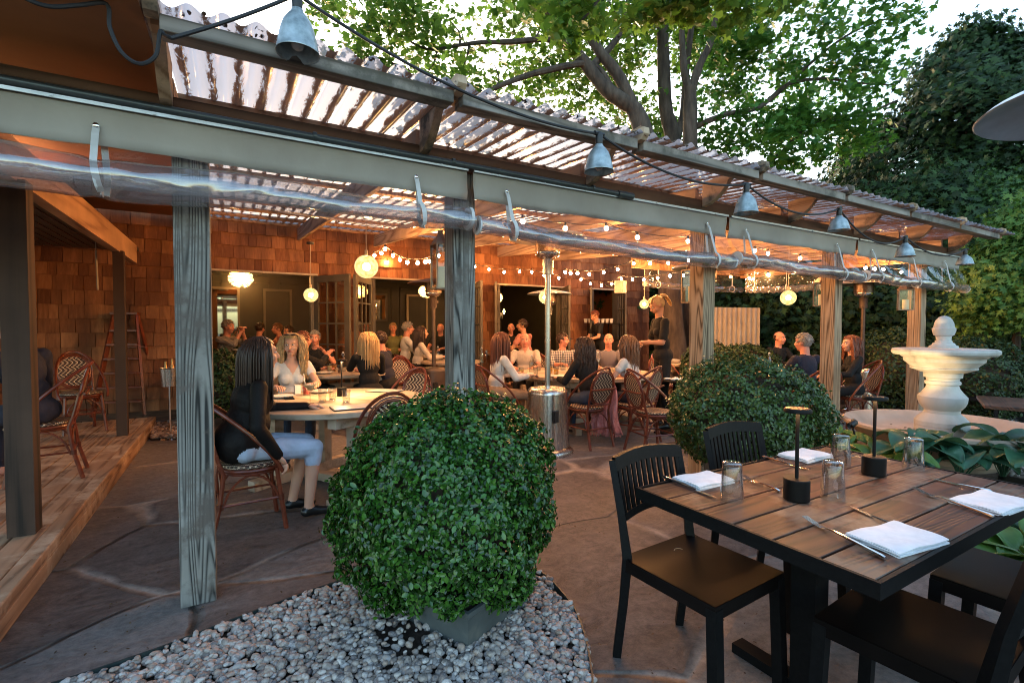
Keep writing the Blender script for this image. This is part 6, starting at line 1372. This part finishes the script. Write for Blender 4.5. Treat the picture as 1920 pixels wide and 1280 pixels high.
            for i in range(16): a_=R(-40+80*i/15); h.tube([Hm@V3((math.sin(a_)*.06,.075,.075)),Hm@V3((math.sin(a_)*.075,.03,.115)),Hm@V3((math.sin(a_)*.04,-.06,.112)),Hm@V3((0,-.11,.07))],.009,5)
        else:
            if st!='bald':
                for i in range(170):
                    az=rr.uniform(0,6.28); e0=rr.uniform(-.25,1.5); p=onskull(az,e0,.99)
                    if not allowed(p): continue
                    o2=onskull(az,e0,1.10); h.tube([Hm@p,Hm@(p.lerp(o2,.7)+V3((0,.008,.0))),Hm@(o2+V3((rr.uniform(-.006,.006),.016 if p.y>0 else -.006,-.012)))],[.0085,.008,.003],5)
        if st!='none': h.build('hair',hm,t,True,ang=80)
    t['vox']=0; del t['vox']
    return t,Hm,nb
blk=cloth('black',(.008,.0075,.008)); lea=noisy('black_leather',[(.3,(.005,.0045,.0045)),(.7,(.012,.010,.010))],9,.62,.8,dist=.02,spec=.16); wht=cloth('white',(.70,.68,.65)); crm=cloth('cream',(.58,.50,.42)); nvy=cloth('navy',(.022,.024,.045)); jns=cloth('denim',(.035,.055,.10)); tanp=cloth('tan',(.34,.22,.13)); pnk=cloth('pink',(.55,.22,.17)); gry=checkm('grey_check_cloth',(.10,.09,.085),(.32,.29,.27),60); pld=checkm('navy_plaid_cloth',(.03,.035,.06),(.50,.46,.44),26); chk=checkm('blue_check_cloth',(.06,.06,.08),(.25,.22,.24),60); shb=pm('black_shoe',(.01,.01,.01),.3); shn=pm('beige_shoe',(.5,.4,.28),.5); skyb=cloth('pale_blue_skirt',(.50,.60,.78))
TAB=((.17,.40,.80),(-.17,.40,.80))
person('woman with long dark hair in black leather jacket and pale skirt beside the left post',466,3.42,(.80,.60),lea,skyb,'f',('long','dark'),lean=.20,look=(R(4),0),sleeve=3,female=True,legskin=True,hands=((.25,.13,.53),(-.17,.42,.78)),wide=1.2,vox=.010,feet=-.04,shoe=shb,jacket=True)
t,Hm,nb=person('blonde woman in a white V-neck top smiling towards the camera at the nearest round table',545,5.12,(.55,-.85),wht,jns,'f',('wavy','blonde'),lean=.16,look=(R(-22),R(-4)),sleeve=.35,female=True,vneck=.15,vox=.0095,hands=((.20,.40,.82),(-.16,.44,.84)),shoe=shb)
b=B(); 
for q in(-1,1): b.ball(Hm@V3((q*.034,.062,.112)),(.026,.024,.010),12,6)
b.tube([Hm@V3((-.01,.07,.115)),Hm@V3((.01,.07,.115))],.003,5); 
for q in(-1,1): b.tube([Hm@V3((q*.06,.055,.11)),Hm@V3((q*.086,-.02,.06))],.003,5)
b.build('sunglasses',m_black,t,True)
person('grey haired man in a black T-shirt facing the camera behind the blonde woman',592,8.0,(.1,-1),blk,jns,'r',('short','grey'),lean=.12,look=(R(6),0),sleeve=.5,hands=((.16,.42,.82),(-.20,.28,1.02)),wide=1.05)
person('auburn haired diner in black between the blonde woman and the grey haired man',562,6.75,(.75,.6),blk,blk,'r',('short','auburn'),lean=.12,look=(R(5),0),sleeve=1.6,hands=((-.02,.40,1.02),(-.17,.4,.80)))
person('man in a fine grey check shirt with hands clasped at his chin, by the mirror',424,8.9,(1,-.1),gry,blk,'r',('short','grey'),z=.15,sc=1.03,lean=.12,sleeve=1.3,hands=((.03,.30,1.12),(-.03,.30,1.12)),belly=.02)
person('diner in black seen from behind, in front of the framed panel',487,10.2,(.1,1),blk,blk,'r',('short','dark'),z=.15)
person('blurred diner leaning left beneath the framed panel, reddish shirt',528,10.6,(-.7,-.6),pnk,blk,'r',('short','brown'),z=.15,lean=.2)
person('dark haired diner sitting lowest below the framed panel',541,9.6,(-.4,-.9),blk,blk,'t',('short','dark'),z=.15,sc=.95)
person('woman with straight blonde hair and black jacket, back turned, behind the nearest round table',690,6.45,(-.55,.85),blk,blk,'f',('long','blonde'),lean=.10,look=(R(18),0),sleeve=3,female=True,hands=((.16,.4,.8),(-.05,.36,1.0)),wide=1.12,vox=.010)
person('man in a dark navy top bending beside the blonde woman in black',724,7.15,(-.9,.1),nvy,blk,'r',('short','dark'),lean=.22,sleeve=1.2)
person('woman in a cream jacket with long dark hair at the back table',786,8.9,(.85,.35),crm,blk,'f',('long','dark'),z=.08,lean=.14,sleeve=3,female=True)
person('grey haired man in a white shirt left of the woman in the cream jacket',764,9.5,(.8,.3),wht,blk,'r',('short','grey'),z=.12,sleeve=1.5,sc=1.03)
person('small far diner with fair hair beside the mirror with reflections',737,11.0,(.3,-1),cloth('olive',(.2,.2,.08)),blk,'r',('short','sandy'),z=.15)
person('far bald diner right of the bronze heater pole',826,11.0,(-.2,-1),blk,blk,'r',('bald','grey'),z=.15)
person('woman with long auburn hair, white shirt and tan trousers right of the second post',934,6.2,(.9,.42),wht,tanp,'f',('long','auburn'),lean=.16,sleeve=1.7,female=True,look=(R(5),0),vox=.010,shoe=shb)
person('bald man in a cream polo shirt facing the camera at the large table',985,8.1,(-.12,-1),crm,blk,'r',('bald','grey'),lean=.10,look=(R(3),0),sleeve=.55,belly=.03,wide=1.06,collar=True,vneck=.06,sc=.97)
person('man in a navy and white plaid shirt turned to the right at the large table',1055,8.1,(.1,-1),pld,blk,'r',('short','dark'),look=(R(62),0),sleeve=1.2,hands=((.10,.40,.84),(-.16,.4,.8)),wide=1.1,sc=.97,belly=.02)
person('woman with dark curly hair in a black top on the chair with the scarf',1100,5.95,(-.55,.85),blk,jns,'t',('curly','dark'),lean=.17,sleeve=1.8,female=True,look=(R(15),0),sc=.96,shoe=shb)
person('woman with long wavy brown hair in a white T-shirt, back to the camera',1184,6.05,(-.72,.68),wht,nvy,'f',('wavy','brown'),lean=.18,sleeve=.35,female=True,look=(R(8),0),sc=.975,shoe=shn)
person('man in a small check shirt mostly hidden behind the brown haired woman',1141,7.95,(-.1,-1),chk,blk,'r',('bald','grey'),sleeve=1.6,sc=.97,look=(R(-10),0))
t,Hm,nb=person('standing waitress in black with tied blonde hair looking down at her notepad',1243,6.75,(-1,-.12),blk,blk,'t',('bun','blonde'),stand=True,sc=1.055,lean=.10,look=(0,R(-32)),sleeve=.75,female=True,hands=((.07,.27,1.10),(-.06,.30,1.13)),shoe=shb,vox=.010)
b=B(); b.box((0,.38,1.15),(.09,.13,.012),rx=.35); b.build('order_pad',m_china,t)
person('man in a black T-shirt behind the doorway table, facing the camera',958,11.2,(.2,-1),blk,blk,'r',('bald','grey'),z=.15,look=(R(-15),0))
person('man in a pink shirt with dark hair turned away in the third doorway',986,10.2,(-.75,.5),pnk,blk,'t',('short','dark'),z=.15,sc=1.06,sleeve=.5,look=(R(30),0),lean=.2)
person('server in black working at the shelf inside the rightmost doorway',1127,10.5,(-.9,-.3),blk,blk,'t',('short','auburn'),z=.15,stand=True,lean=.25,sc=.93,sleeve=.6,look=(0,R(-25)),hands=((.12,.4,1.05),(-.12,.4,1.05)))
person('bald man in a black sweater facing the camera at the far right table',1461,8.5,(.35,-1),blk,blk,'r',('bald','dark'),look=(R(8),0),sleeve=3,sc=.99)
person('grey haired man in a navy jacket, back turned, at the far right table',1508,6.4,(-.4,.92),nvy,blk,'r',('short','grey'),look=(R(12),0),sleeve=3,sc=.98,wide=1.12,shoe=shb)
person('curly haired woman in a black vest partly hidden by the fourth post',1596,6.75,(-1,.12),blk,blk,'f',('curly','auburn'),sleeve=1.8,female=True,sc=.96)
person('man in a navy suit cut by the left edge, seated on the deck',52,3.85,(-1,.05),nvy,nvy,'r',('short','sandy'),z=.165,lean=.30,sleeve=3,sc=1.02,look=(R(-20),0))
